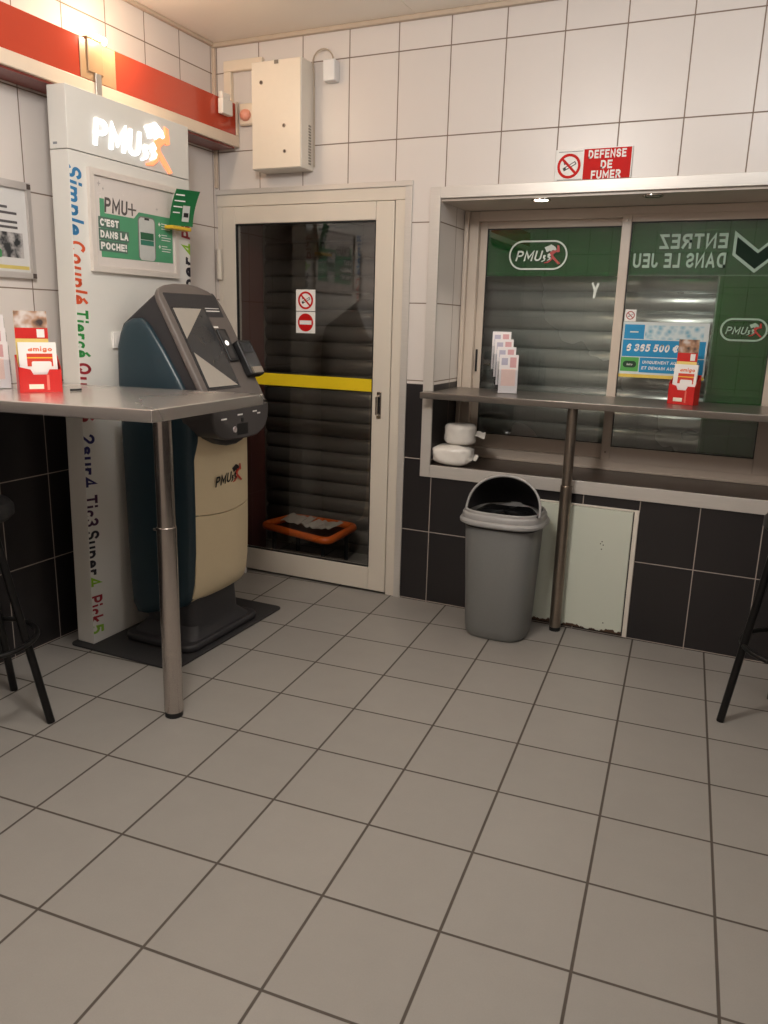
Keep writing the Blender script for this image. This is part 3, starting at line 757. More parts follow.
# tilted face
FU = Vector((-.4819, 0, .8762)); FN = Vector((.8762, 0, .4819)); FO = Vector((.737, 0, .96))
fo = [(yl - .002, .078), (yr + .004, .078), (yr + .004, .43), (yr - .006, .52), (-.655, .562), (-.69, .588), (-.745, .606), (-.81, .614), (-.89, .612), (-.955, .602), (-.990, .590), (-1.010, .572), (yl - .002, .545)]
MB().prism(fo, FO - FN * .026, Y_, FU, FN, .026).build('face_plate', FACE, ki, bevel=.008, seg=3)
def fpl(name, pts, d, m, par, h=0, bev=0):
    return MB().prism(pts, FO + FN * h, Y_, FU, FN, d).build(name, m, par, bevel=bev)
scr = fpl('screen_bezel', rect(-.985, -.768, .148, .512), .0012, mat('bezel_black', srgb(34, 32, 34), .3), ki)
DISP = mat('display_dark', srgb(44, 46, 50), .12, noise=.2, scale=8)
fpl('display', rect(-.977, -.776, .156, .504), .0008, DISP, scr, .0012)
SCRL = mat('display_pale', srgb(120, 112, 102), .12, emit=srgb(196, 184, 168), estr=.26, noise=.05)
b = MB(); 
b.prism([(-.972, .500), (-.972, .368), (-.796, .500)], FO + FN * .002, Y_, FU, FN, .0004)
b.prism([(-.968, .310), (-.972, .160), (-.782, .160)], FO + FN * .002, Y_, FU, FN, .0004)
b.build('display_triangles', SCRL, scr)  # two pale emissive triangles laid on the dark display
b = MB()
for i, (s0, y1) in enumerate(((.514, -.672), (.503, -.674), (.490, -.676))): b.prism(rect(-.775, y1, s0, s0 + .0045), FO, Y_, FU, FN, .0006)
b.build('label_line', WHITE, ki)
sl = fpl('ticket_reader', rrect(-.764, -.704, .262, .408, .006), .010, BLACKP, ki, 0, .003)
fpl('reader_slot', rect(-.756, -.722, .275, .40), .0012, mat('slot_grey', srgb(60, 58, 58), .4), sl, .010)
fpl('reader_light', circ(-.742, .342, .011, 16), .003, mat('reader_light_white', (1, 1, 1, 1), .4, emit=(1, .97, .9, 1), estr=.9), sl, .010)
fpl('reader_label', rect(-.765, -.735, .416, .423), .0008, WHITE, ki)
cr_ = fpl('card_terminal', rrect(-.698, -.600, .185, .345, .012), .034, BLACKP, ki, 0, .006)
fpl('terminal_screen', rect(-.682, -.616, .285, .330), .0012, mat('terminal_screen', srgb(36, 38, 44), .15), cr_, .034)
fpl('card_mouth', rect(-.684, -.614, .192, .218), .006, mat('mouth_silver', srgb(150, 140, 128), .3, metal=.5), cr_, .034)
# console lip under the screen
co_ = [(-1.024, 1.022), (-1.024, .975), (-1.010, .935), (-.975, .905), (-.93, .893), (-.80, .888), (-.72, .892), (-.672, .912), (-.644, .945), (-.634, .985), (-.634, 1.022)]
con = MB().prism(co_, (.56, 0, 0), Y_, Z_, X_, .154).build('console', CHAR, ki, bevel=.008, seg=3)
ch = [(-1.012, .972), (-.992, .930), (-.95, .893), (-.90, .868), (-.86, .858), (-.80, .858), (-.76, .868), (-.70, .895), (-.672, .955)]
MB().prism(ch, (.54, 0, 0), Y_, Z_, X_, .126).build('console_chin', CHARD, ki, bevel=.012, seg=3)
for y, z, w_ in ((-.972, .976, .036), (-.862, .985, .035), (-.755, .990, .030), (-.722, .980, .022)): MB().prism(rect(y, y + w_, z, z + .006), (.714, 0, 0), Y_, Z_, X_, .0008).build('console_label', WHITE, con)
MB().cyl((.714, -.886, .931), (.720, -.886, .931), .013).build('lock', mat('lock_silver', srgb(200, 190, 190), .25, metal=.6), con, bevel=.002)
MB().box(.710, .7146, -.866, -.79, .906, .952).build('ticket_slot', BLACK, con)
MB().cyl((.714, -.83, .966), (.7160, -.83, .966), .009).build('button', BLACKP, con)

# ------------------------------------------------------------------ stand-up table on the left
tb = thing('standing_table', (.50, -1.42, 0), 'steel topped standing table on one tall leg in front of kiosk', 'table')
MB().prism([(.002, -1.815), (.986, -1.674), (.959, -1.045), (.29, -1.16), (.19, -1.192), (.002, -1.21)], (0, 0, 1.061), X_, Y_, Z_, .039).build('table_top', STEEL_TOP, tb, bevel=.003)
PXX, PYY = .868, -1.494
lg = MB().cyl((PXX, PYY, .676), (PXX, PYY, 1.0605), .0295, n=32).build('leg', CHROME, tb, smooth=True)
MB().cyl((PXX, PYY, .018), (PXX, PYY, .690), .0325, n=32).build('lower_tube', CHROME, lg, smooth=True, bevel=.003)
MB().cyl((PXX, PYY, .0005), (PXX, PYY, .019), .031, n=32).build('foot_cap', BLACK, lg, smooth=True)
MB().cyl((PXX - .045, PYY - .01, .676), (PXX - .03, PYY - .01, .676), .005, n=10).build('height_screw', CHROME, lg)

# ------------------------------------------------------------------ counter under the window
ct = thing('wall_counter', (2.26, .1, 0), 'long narrow steel counter across the window niche on one leg', 'counter')
MB().prism([(1.192, -.10), (3.33, -.10), (3.33, -.0125), (3.33, .318), (1.224, .318), (1.224, -.0125), (1.192, -.0125)], (0, 0, 1.027), X_, Y_, Z_, .029).build('counter_top', mat('dark_brushed_steel', srgb(140, 133, 126), .3, metal=.85, scale=0.9, noise=.04), ct, bevel=.003)
CXX, CYY = 1.892, -.055
lg = MB().cyl((CXX, CYY, .672), (CXX, CYY, 1.0265), .0222, n=32).build('leg', CHROME_D, ct, smooth=True)
MB().cyl((CXX, CYY, .018), (CXX, CYY, .685), .0262, n=32).build('lower_tube', CHROME_D, lg, smooth=True, bevel=.003)
MB().cyl((CXX, CYY, .0005), (CXX, CYY, .019), .025, n=32).build('foot_cap', BLACK, lg, smooth=True)

# ------------------------------------------------------------------ white access panel under the niche
k = NT('white_panel_rusted')
tc = k.new('ShaderNodeTexCoord'); sp = k.new('ShaderNodeSeparateXYZ'); k.l.new(tc.outputs['Object'], sp.inputs[0])
nz = k.new('ShaderNodeTexNoise'); nz.inputs['Scale'].default_value = 34; nz.inputs['Detail'].default_value = 5; k.l.new(tc.outputs['Object'], nz.inputs[0])
edge = k.math('LESS_THAN', k.math('ADD', sp.outputs[2], k.math('MULTIPLY', nz.outputs['Fac'], .06)), .042)
k.l.new(k.mix(edge, srgb(206, 210, 196), srgb(74, 50, 34)), k.b.inputs['Base Color']); k.b.inputs['Roughness'].default_value = .4
ap = thing('access_panel', (1.985, -.008, .015), 'white metal access panel with rusted bottom edge, behind counter leg', 'panel')
pd = MB().box(1.772, 2.182, -.014, -.0005, .018, .588).build('panel_door', k.m, ap, bevel=.002)
b = MB(); b.box(2.187, 2.206, -.012, -.0005, .008, .598).box(1.768, 2.187, -.012, -.0005, .590, .598); b.build('panel_frame', WPAINT, ap, bevel=.002)
for x, z in ((2.062, .44), (2.068, .425), (2.062, .405), (2.056, .43), (2.10, .06)): MB().cyl((x, -.0142, z), (x, -.0132, z), .003, n=8).build('screw_hole', INK, pd)

# ------------------------------------------------------------------ dustbin
BINM = mat('grey_bin_plastic', srgb(112, 112, 110), .42, noise=.04, scale=90)
BINR = mat('silver_grey_rim_plastic', srgb(150, 148, 146), .36, noise=.03, scale=60)
bn = thing('dustbin', (1.661, -.198, 0), 'grey pull-out dustbin with open domed hood before dark tiles', 'dustbin')
def sup(hx, hy, z, cx=1.661, cy=-.198, e=3.0, n=48, x_off=0):
    P = []
    for i in range(n):
        a = 2 * math.pi * i / n; c, s = math.cos(a), math.sin(a)
        P.append(Vector((cx + hx * math.copysign(abs(c) ** (2 / e), c), cy + hy * math.copysign(abs(s) ** (2 / e), s), z)))
    return P
b = MB()
b.loft([sup(.105, .095, .001), sup(.132, .120, .004), sup(.139, .126, .014), sup(.144, .130, .05), sup(.165, .146, .535), sup(.162, .143, .540), sup(.150, .132, .530), sup(.135, .120, .06), sup(.10, .09, .05)])
b.build('bin_body', BINM, bn, smooth=True)
b = MB()
b.loft([sup(.160, .142, .522), sup(.176, .157, .522), sup(.188, .167, .528), sup(.189, .168, .538), sup(.184, .163, .546), sup(.180, .159, .549), sup(.178, .157, .566), sup(.174, .153, .573), sup(.171, .150, .575), sup(.169, .148, .584), sup(.163, .143, .587), sup(.157, .138, .582), sup(.155, .136, .53)], cap=False)
b.build('rim', BINR, bn, smooth=True)
MB().loft([sup(.153, .135, .516), sup(.1655, .1475, .512), sup(.1655, .1475, .519), sup(.153, .135, .519)], cap=False).build('liner_edge', BLACKP, bn, smooth=True)
# hood: quarter dome open to the front, its arch just inside the front of the rim
b = MB(); na, nb_ = 28, 10
def dome(j):
    u = j / nb_                                  # 0 the arch .. 1 the back
    tilt = math.radians(74 * (1 - u))
    r = []
    for i in range(na + 1):
        a = math.pi * i / na
        x = -.163 * math.cos(a) * (1 - .06 * u); hgt = math.sin(a) ** .8
        r.append(Vector((1.672 + x, -.288 + (math.cos(tilt) * .215 + .02 * u) * hgt, .578 + math.sin(tilt) * hgt * .160)))
    return r
b.loft([dome(j) for j in range(nb_ + 1)], cap=False, closed=False)
hd = b.build('hood', mat('hood_black_inside', srgb(34, 32, 34), .5, noise=.05), bn, smooth=True)
sd = hd.modifiers.new('thickness', 'SOLIDIFY'); sd.thickness = .004
MB().tube(dome(0), .0055, n=10).build('hood_lip', BINR, bn, smooth=True)
b = MB(); b.loft([[Vector((1.661 + .150 * math.cos(t) * s_, -.195 + .132 * math.sin(t) * s_, .560 + .012 * math.sin(5 * t + s_ * 9) * s_ + .012 * math.sin(11 * t) * (1 - s_))) for t in [2 * math.pi * i / 60 for i in range(60)]] for s_ in (1.0, .85, .65, .45, .25, .05)])
b.build('bin_bag', mat('bin_bag_plastic', srgb(12, 12, 13), .6, noise=.2, spec=.2), bn, smooth=True)

# ------------------------------------------------------------------ wrapped rolls in the niche
BAG = mat('white_plastic_wrap', srgb(226, 220, 212), .25, noise=.05, scale=30, bump=.5)
def packet(cx, cy, z0, hx, hy, hz, rot, seed, label, tail, cyl=False):
    rnd = random.Random(seed)
    root = thing('wrapped_roll', (cx, cy, z0), label, 'paper roll')
    n, m_ = 30, 12; rings = []
    c, s = math.cos(rot), math.sin(rot)
    ph = [rnd.uniform(0, 6.28) for _ in range(6)]
    for j in range(m_ + 1):
        v = -1 + 2 * j / m_
        k_ = (1 - abs(v) ** (12 if cyl else 5)) ** .5 if abs(v) < 1 else 0.02
        r = []
        for i in range(n):
            a = 2 * math.pi * i / n
            e = 2.0 if cyl else 3.0
            ca, sa = math.cos(a), math.sin(a)
            x = math.copysign(abs(ca) ** (2 / e), ca) * hx; y = math.copysign(abs(sa) ** (2 / e), sa) * hy
            w_ = 1 + (.02 if cyl else .05) * math.sin(3 * a + ph[0] + 2 * v) + (.012 if cyl else .03) * math.sin(7 * a + ph[1] + 5 * v) + .02 * math.sin(11 * a + ph[2] - 4 * v)
            kk = max(.03, k_) if not (cyl and abs(v) == 1) else .82
            x *= kk * w_; y *= kk * w_
            zz = z0 + hz + v * hz * (1 + (.06 if not cyl else .02) * math.sin(2 * a + ph[3])) 
            r.append(Vector((cx + x * c - y * s, cy + x * s + y * c, max(zz, z0 + .001))))
        rings.append(r)
    MB().loft(rings).build('wrap', BAG, root, smooth=True)
    # twisted tail of the wrapping
    tx, ty, tz, tl = tail
    b = MB(); R = []
    for i in range(6):
        t = i / 5; wd = .034 - .010 * t; hh = .036 - .022 * t
        d = Vector((math.cos(tx), math.sin(tx), ty)); sd_ = Vector((-math.sin(tx), math.cos(tx), 0))
        p = Vector((cx, cy, z0 + hz + tz)) + d * (tl[0] + tl[1] * t)
        wv = .008 * math.sin(6 * t + seed)
        R.append([p - sd_ * wd + Z_ * (wv - hh * (.2 + .5 * t)), p + Z_ * (hh * .3 - wv), p + sd_ * wd + Z_ * (wv + hh * .5 * t), p + Z_ * (-hh * .2)])
    b.loft(R); b.build('wrap_tail', BAG, root, smooth=True)
packet(1.316, .052, .7045, .098, .070, .050, .08, 3, 'white plastic wrapped paper packet lying on the sill, lower of two', (.0, -.10, .0, (.062, .06)))
packet(1.338, .085, .8055, .076, .070, .047, 0, 5, 'white wrapped paper roll standing on top of the crumpled packet', (.15, .02, .0, (.045, .075)), cyl=True)

# ------------------------------------------------------------------ wall boxes high up
eb = thing('electrical_cabinet', (.43, -.06, 2.055), 'white metal electrical cabinet on the wall above the glass door', 'electrical box')
MB().box(.297, .566, -.112, -.0005, 2.052, 2.515).build('cabinet_body', WPAINT, eb, bevel=.003)
MB().box(.300, .563, -.118, -.1125, 2.055, 2.512).build('front_cover', mat('cover_white', srgb(232, 220, 202), .35, noise=.02), eb, bevel=.002)
for x, z, r_ in ((.353, 2.425, .009), (.475, 2.235, .009), (.478, 2.125, .008)):
    sc_ = MB().cyl((x, -.118, z), (x, -.121, z), r_, n=16).build('cover_screw', CHROME_D, eb)
    MB().box(x - r_ * .3, x + r_ * .5, -.1222, -.121, z - r_ * .6, z + r_ * .6).build('screw_slot', INK, sc_)
MB().box(.425, .447, -.121, -.118, 2.496, 2.512).build('latch', mat('latch_grey', srgb(130, 120, 108), .4), eb, bevel=.001)
b = MB()
for i in range(14): b.box(.566, .5675, -.05, -.028, 2.075 + i * .0125, 2.083 + i * .0125)
b.build('vent_slot', mat('vent_grey', srgb(140, 132, 122), .5), eb)
sb = thing('junction_box', (.668, -.03, 2.42), 'small white sensor box with looped cable right of the cabinet', 'junction box')
MB().box(.640, .700, -.052, -.0005, 2.422, 2.512).build('box_body', mat('pale_white_plastic', srgb(226, 224, 222), .4, noise=.02), sb, bevel=.006, seg=3)
pth = []
for i in range(17):
    a = math.pi * i / 16; pth.append((.626 + .053 * math.cos(a), -.025, 2.512 + .052 * math.sin(a)))
pth += [(.574, -.018, 2.47), (.574, -.012, 2.36), (.574, -.010, 2.07)]
MB().tube(pth, .0035, n=8).build('cable', mat('beige_cable', srgb(176, 160, 142), .5), sb, smooth=True)
tk = mat('cream_trunking', srgb(230, 214, 192), .4, noise=.02)
b = MB(); b.box(.076, .118, -.026, -.0005, 2.386, 2.5175); b.box(.076, .296, -.026, -.0005, 2.518, 2.566)
tag(b.build('cable_trunking', tk, bevel=.003), 'cream right-angled cable trunking left of the electrical cabinet', 'trunking')
kn = thing('alarm_lamp', (.205, -.02, 2.29), 'small cream wall alarm with pink dome left of the cabinet', 'alarm')
MB().box(.165, .245, -.03, -.0005, 2.275, 2.372).build('alarm_base', tk, kn, bevel=.008, seg=3)
MB().lathe([(.028, 0), (.028, .006), (.024, .016), (.014, .022), (.002, .024)], (0, 0, 0), 20).bm.free()
b = MB(); R = []
for r_, d_ in ((.030, 0), (.029, .008), (.024, .018), (.014, .025), (.003, .028)):
    R.append([Vector((.205 + r_ * math.cos(t), -.030 - d_, 2.318 + r_ * math.sin(t) * .9)) for t in [2 * math.pi * i / 24 for i in range(24)]])
b.loft(R); b.build('dome', mat('pink_dome', srgb(236, 160, 136), .3), kn, smooth=True)
ds = thing('motion_sensor', (.163, -.13, 2.29), 'small white sensor box hanging on the end of the red light box', 'sensor')
MB().box(.1485, .178, -.176, -.096, 2.298, 2.365).build('sensor_body', mat('sensor_white', srgb(236, 230, 220), .4, noise=.02), ds, bevel=.005, seg=3)
MB().box(.1485, .170, -.170, -.102, 2.366, 2.395).build('sensor_cap', mat('sensor_white', srgb(236, 230, 220), .4), ds, bevel=.005, seg=3)

# ------------------------------------------------------------------ signs at the niche
sg = tag(MB().box(1.726, 2.034, -.0115, -.0005, 1.957, 2.076).build('wall_sign', WHITE), 'red and white no smoking sign standing on the niche edge', 'sign')
plate('red_field', rect(1.842, 2.030, 1.9575, 2.073), (0, -.0115, 0), X_, Z_, .0006, RED, sg)
for t, z, wd in (('DEFENSE', 2.036, .150), ('DE', 1.996, .046), ('FUMER', 1.958, .118)):
    stroke_text('sign_words', t, (1.935, -.0121, z), X_, Z_, .032, WHITE, sg, width=wd, t=.22, align='CENTER')
nosmoke(sg, (1.783, -.0115, 2.012), .048, X_, Z_, RED, INK)
for z in (2.066, 1.9585): plate('fine_print', rect(1.738, 1.838, z, z + .0022), (0, -.0115, 0), X_, Z_, .0004, GRY, sg)

# downlights in the soffit
def downlight(x, y, z, on, label):
    r = thing('downlight', (x, y, z - .006), label, 'downlight')
    b = MB(); n = 28
    R = [[Vector((x + rr * math.cos(t), y + rr * math.sin(t), zz)) for t in [2 * math.pi * i / n for i in range(n)]] for rr, zz in ((.042, z - .0004), (.042, z - .004), (.036, z - .006), (.030, z - .004), (.030, z - .001))]
    b.loft(R, cap=False); b.build('trim_ring', CHROME, r, smooth=True)
    MB().cyl((x, y, z - .0004), (x, y, z - .0022), .0298, n=24).build('lens', mat('downlight_lit', (1, .95, .85, 1), .4, emit=(1, .93, .8, 1), estr=26) if on else mat('downlight_off', srgb(150, 140, 130), .3), r)
SOF = 1.8968
downlight(1.66, .055, SOF, True, 'lit round downlight in the niche soffit above the left pane')
downlight(2.12, .055, SOF, False, 'unlit round downlight in the niche soffit right of the lit one')
d_ = bpy.data.lights.new('downlight_beam', 'SPOT'); d_.energy = 9; d_.color = (1, .92, .8); d_.spot_size = math.radians(110); d_.spot_blend = .6; d_.shadow_soft_size = .03
do = bpy.data.objects.new('downlight_beam', d_); COL.objects.link(do); do.location = (1.66, .055, SOF - .012)

# ------------------------------------------------------------------ marks on the window panes
PALE = mat('window_print_pale', srgb(206, 212, 204), .45, noise=.02)
PALE2 = mat('window_print_silver', srgb(150, 172, 156), .45, noise=.02)
def oval_logo(x0, x1, z0, z1, y, label, m):
    o = ringmesh('window_logo', rrect(x0, x1, z0, z1, (z1 - z0) / 2 - .0005, 10), rrect(x0 + .008, x1 - .008, z0 + .008, z1 - .008, (z1 - z0) / 2 - .0085, 10), (0, y, 0), X_, Z_, .0006, m, None)
    tag(o, label, 'logo decal')
    s = (x1 - x0) * .205
    logo((x0 + (x1 - x0) * .115, y, z0 + (z1 - z0) * .30), X_, Z_, s, m, m, mat('decal_red', srgb(176, 50, 44), .4), o, d=.0006, bold=.17, shear=.25)
yL, yR = WY + .0395, WY + .0085
oval_logo(1.440, 1.722, 1.628, 1.762, yL, 'pale rounded logo decal on the upper left window pane', PALE)
oval_logo(2.425, 2.615, 1.326, 1.424, yR, 'pale rounded logo decal on the right window pane, over deep green', PALE2)
en = thing('window_lettering', (2.27, yR, 1.62), 'mirrored pale words and arrow outline along the top of the right pane', 'lettering')
stroke_text('mirrored_words', 'ENTREZ', (2.412, yR, 1.714), -X_, Z_, .062, PALE2, en, width=.278, t=.2, depth=-.0004)
stroke_text('mirrored_words', 'DANS LE JEU', (2.412, yR, 1.634), -X_, Z_, .062, PALE2, en, width=.385, t=.2, depth=-.0004)
# chevron outline (open arrow)
cv = [(2.436, 1.785), (2.536, 1.706), (2.625, 1.785), (2.625, 1.695), (2.530, 1.612), (2.436, 1.685)]
ci = [(2.448, 1.760), (2.535, 1.692), (2.613, 1.760), (2.613, 1.700), (2.530, 1.628), (2.448, 1.691)]
ringmesh('arrow_outline', cv, ci, (0, yR, 0), X_, Z_, .0006, PALE2, en)
plate('arrow_fill', ci, (0, yR, 0), X_, Z_, .0003, film_mat('arrow_fill_film', srgb(60, 80, 68), (.45, .6, .5, 1), .35), en)
tag(MB().prism([(1.856, 1.50), (1.866, 1.50), (1.872, 1.535), (1.882, 1.566), (1.874, 1.57), (1.864, 1.55), (1.852, 1.572), (1.846, 1.568), (1.858, 1.535)], (0, yL, 0), X_, Z_, -Y_, .0005).build('pale_mark', PALE), 'small white mark on the left window pane', 'mark')  # small pale shape laid on the left pane
st = tag(MB().box(2.014, 2.064, yR - .0007, yR, 1.400, 1.452).build('no_smoking_sticker', WHITE), 'tiny no smoking sticker on right window pane beside the mullion', 'sticker')
nosmoke(st, (2.039, yR - .0007, 1.426), .019, X_, Z_, mat('faded_red', srgb(170, 84, 80), .4), GRY, d=.0004)
# jackpot poster
jp = thing('jackpot_poster', (2.2, yR, 1.13), 'blue and white jackpot poster showing 6 365 500 on the right pane', 'poster')
js = MB().box(2.002 + .006, 2.382, yR - .002, yR - .0002, 1.148, 1.398).build('poster_sheet', mat('poster_paper', srgb(206, 214, 214), .35, noise=.02), jp)
yp = yR - .002
BLU = mat('poster_blue', srgb(24, 138, 190), .4); 
plate('blue_square', rect(2.020, 2.108, 1.322, 1.386), (0, yp, 0), X_, Z_, .0004, BLU, js)
k = NT('pale_blue_crowd_print'); v_ = k.new('ShaderNodeTexVoronoi'); v_.inputs['Scale'].default_value = 45; tcn = k.new('ShaderNodeTexCoord'); k.l.new(tcn.outputs['Object'], v_.inputs['Vector'])
rp = k.new('ShaderNodeValToRGB'); rp.color_ramp.elements[0].color = srgb(96, 164, 190); rp.color_ramp.elements[1].color = srgb(206, 218, 220); rp.color_ramp.elements[1].position = .75; k.l.new(v_.outputs['Distance'], rp.inputs[0]); k.l.new(rp.outputs[0], k.b.inputs['Base Color'])
plate('picture_strip', rect(2.112, 2.362, 1.322, 1.384), (0, yp, 0), X_, Z_, .0004, k.m, js)
plate('blue_band', rect(2.018, 2.375, 1.243, 1.318), (0, yp, 0), X_, Z_, .0004, BLU, js)
stroke_text('jackpot_amount', '6 365 500 €', (2.034, yp - .0004, 1.266), X_, Z_, .034, WHITE, js, width=.225, t=.24, shear=.2)
plate('tiny_word', rect(2.045, 2.082, 1.350, 1.356), (0, yp - .0004, 0), X_, Z_, .0004, PALE, js)
gq = plate('green_square', rect(2.016, 2.096, 1.175, 1.239), (0, yp, 0), X_, Z_, .0004, mat('poster_leaf_green', srgb(84, 164, 80), .4), js)
plate('dark_oval', rrect(2.026, 2.086, 1.192, 1.222, .0148), (0, yp - .0004, 0), X_, Z_, .0004, mat('oval_dark_green', srgb(24, 60, 36), .4), gq)
stroke_text('oval_word', 'loto', (2.056, yp - .0008, 1.202), X_, Z_, .010, WHITE, gq, shear=.2, align='CENTER')
plate('blue_band', rect(2.100, 2.375, 1.172, 1.239), (0, yp, 0), X_, Z_, .0004, BLU, js)
stroke_text('poster_line', "UNIQUEMENT AUJOURD'HUI", (2.112, yp - .0004, 1.212), X_, Z_, .014, WHITE, js, width=.240, t=.2, shear=.15)
stroke_text('poster_line', 'ET DEMAIN AUSSI', (2.110, yp - .0004, 1.186), X_, Z_, .014, WHITE, js, width=.165, t=.2, shear=.15)
b = MB()
for i in range(3): b.prism(rect(2.285, 2.335, 1.262 + i * .013, 1.270 + i * .013), (0, yp, 0), X_, Z_, -Y_, .0006)
b.build('small_print', PALE, js)
plate('yellow_stripe', rect(2.008, 2.382, 1.148, 1.163), (0, yp, 0), X_, Z_, .0004, mat('poster_yellow', srgb(226, 196, 90), .4), js)

# ------------------------------------------------------------------ leaflet holders
def frame(A, Bp):
    """frame of a holder: front edge from A to B on the table, facing outwards"""
    A, Bp = Vector(A), Vector(Bp); R = (Bp - A).normalized(); F = R.cross(Z_); return A, R, F, (Bp - A).length
REDP = mat('red_card', srgb(200, 34, 30), .35, noise=.04)
def photo_mat(name, a, c, sc=22):
    k = NT(name); v = k.new('ShaderNodeTexNoise'); v.inputs['Scale'].default_value = sc; v.inputs['Detail'].default_value = 2
    t = k.new('ShaderNodeTexCoord'); k.l.new(t.outputs['Object'], v.inputs[0])
    r = k.new('ShaderNodeValToRGB'); r.color_ramp.elements[0].color = a; r.color_ramp.elements[1].color = c; r.color_ramp.elements[0].position = .35; r.color_ramp.elements[1].position = .65
    e = r.color_ramp.elements.new(.5); e.color = srgb(168, 128, 100)
    k.l.new(v.outputs['Fac'], r.inputs[0]); k.l.new(r.outputs[0], k.b.inputs['Base Color']); return k.m
PHOTO = photo_mat('warm_photo_print', srgb(56, 44, 44), srgb(206, 196, 190))
ORA = mat('leaflet_orange', srgb(226, 104, 40), .4)
def obox(A, R, F, x0, x1, f0, f1, z0, z1, tilt=0.0):
    """box in a holder's frame: x along the front, f backwards from the front, z up; tilt leans it back"""
    pts = []
    b = MB()
    for z in (z0, z1):
        for f in (f0, f1):
            for x in (x0, x1): pts.append(A + R * x - F * (f + tilt * (z - z0)) + Z_ * z)
    v = [b.bm.verts.new(p) for p in pts]
    for q in ((0, 2, 3, 1), (4, 5, 7, 6), (0, 1, 5, 4), (2, 6, 7, 3), (0, 4, 6, 2), (1, 3, 7, 5)): b.face([v[i] for i in q])
    return b
def red_holder(A, Bp, zt, s, where):
    A, R, F, L_ = frame(A, Bp); A = A + Z_ * zt
    r = thing('leaflet_holder', A + R * L_ / 2 - F * .03, 'red card leaflet holder ' + where, 'leaflet holder')
    O = A
    d = .055 * s; h = .078 * s; hb_ = .125 * s
    fr = [(0, 0), (L_, 0), (L_, h), (L_ * .72, h), (L_ * .66, h * .78), (L_ * .34, h * .78), (L_ * .28, h), (0, h * 1.12)]
    MB().prism(fr, O, R, Z_, F, -.002).build('front_panel', REDP, r)
    for x in (0, L_ - .002):
        MB().prism([(0, 0), (d, 0), (d, hb_), (0, h if x else h * 1.12)], O + R * x, -F, Z_, R, .002).build('side_panel', REDP, r)
    obox(A, R, F, 0, L_, d, d + .002, 0, hb_).build('back_panel', REDP, r)
    obox(A, R, F, .001, L_ - .001, .002, d, 0.0005, .002).build('bottom_panel', REDP, r)
    plate('printed_label', rect(L_ * .22, L_ * .56, .012 * s, .028 * s), O, R, Z_, .0006, mat('label_cream', srgb(236, 226, 206), .4), r)
    plate('printed_streak', rect(L_ * .64, L_ * .70, .008 * s, .060 * s), O, R, Z_, .0006, mat('streak_pink', srgb(226, 110, 96), .4), r)
    # leaflet in front: white with orange and red print
    W_ = L_ * .90
    l1 = thing('leaflet', A + R * L_ / 2 - F * .012, 'white leaflet with orange print standing in red holder ' + where, 'leaflet')
    t = .10
    f0 = .010
    sheet = obox(A, R, F, L_ * .06, L_ * .94, f0, f0 + .008, .003, .168 * s, t).build('sheet', WHITE, l1)
    UU = (Z_ - F * t).normalized(); OO = A - F * (f0 - .0001) + Z_ * .003
    plate('orange_block', rect(L_ * .24, L_ * .84, .085 * s, .128 * s), OO, R, UU, .0006, mat('leaflet_red_print', srgb(206, 60, 38), .4), sheet)
    plate('yellow_line', rect(L_ * .24, L_ * .84, .112 * s, .116 * s), OO + F * .0006, R, UU, .0004, mat('line_yellow', srgb(238, 190, 60), .4), sheet)
    plate('white_label', rrect(L_ * .34, L_ * .80, .060 * s, .102 * s, .006), OO + F * .0008, R, UU, .0006, WHITE, sheet)
    stroke_text('leaflet_word', 'amigo', OO + R * (L_ * .28) + UU * (.136 * s), R, UU, .016 * s, ORA, sheet, width=L_ * .56)
    l2 = thing('leaflet', A + R * L_ / 2 - F * .04, 'tall photo leaflet standing at the back of red holder ' + where, 'leaflet')
    f1 = .040
    sh = obox(A, R, F, L_ * .04, L_ * .80, f1, f1 + .004, .004, .272 * s, .03).build('sheet', mat('card_cream', srgb(232, 206, 120), .4), l2)
    UU2 = (Z_ - F * .03).normalized(); O2 = A - F * f1 + Z_ * .004
    plate('photo', rect(L_ * .04, L_ * .80, .212 * s, .268 * s), O2, R, UU2, .0006, PHOTO, sh)
    plate('red_block', rect(L_ * .04, L_ * .80, .176 * s, .212 * s), O2, R, UU2, .0006, REDP, sh)
    plate('picture_inset', rect(L_ * .54, L_ * .72, .180 * s, .208 * s), O2 + F * .0006, R, UU2, .0004, WHITE, sh)
red_holder((.318, -1.560, 0), (.391, -1.443, 0), 1.1005, 1.0, 'on the standing table at left')
red_holder((2.256, .135, 0), (2.365, .100, 0), 1.0565, 1.0, 'on the counter under the window')

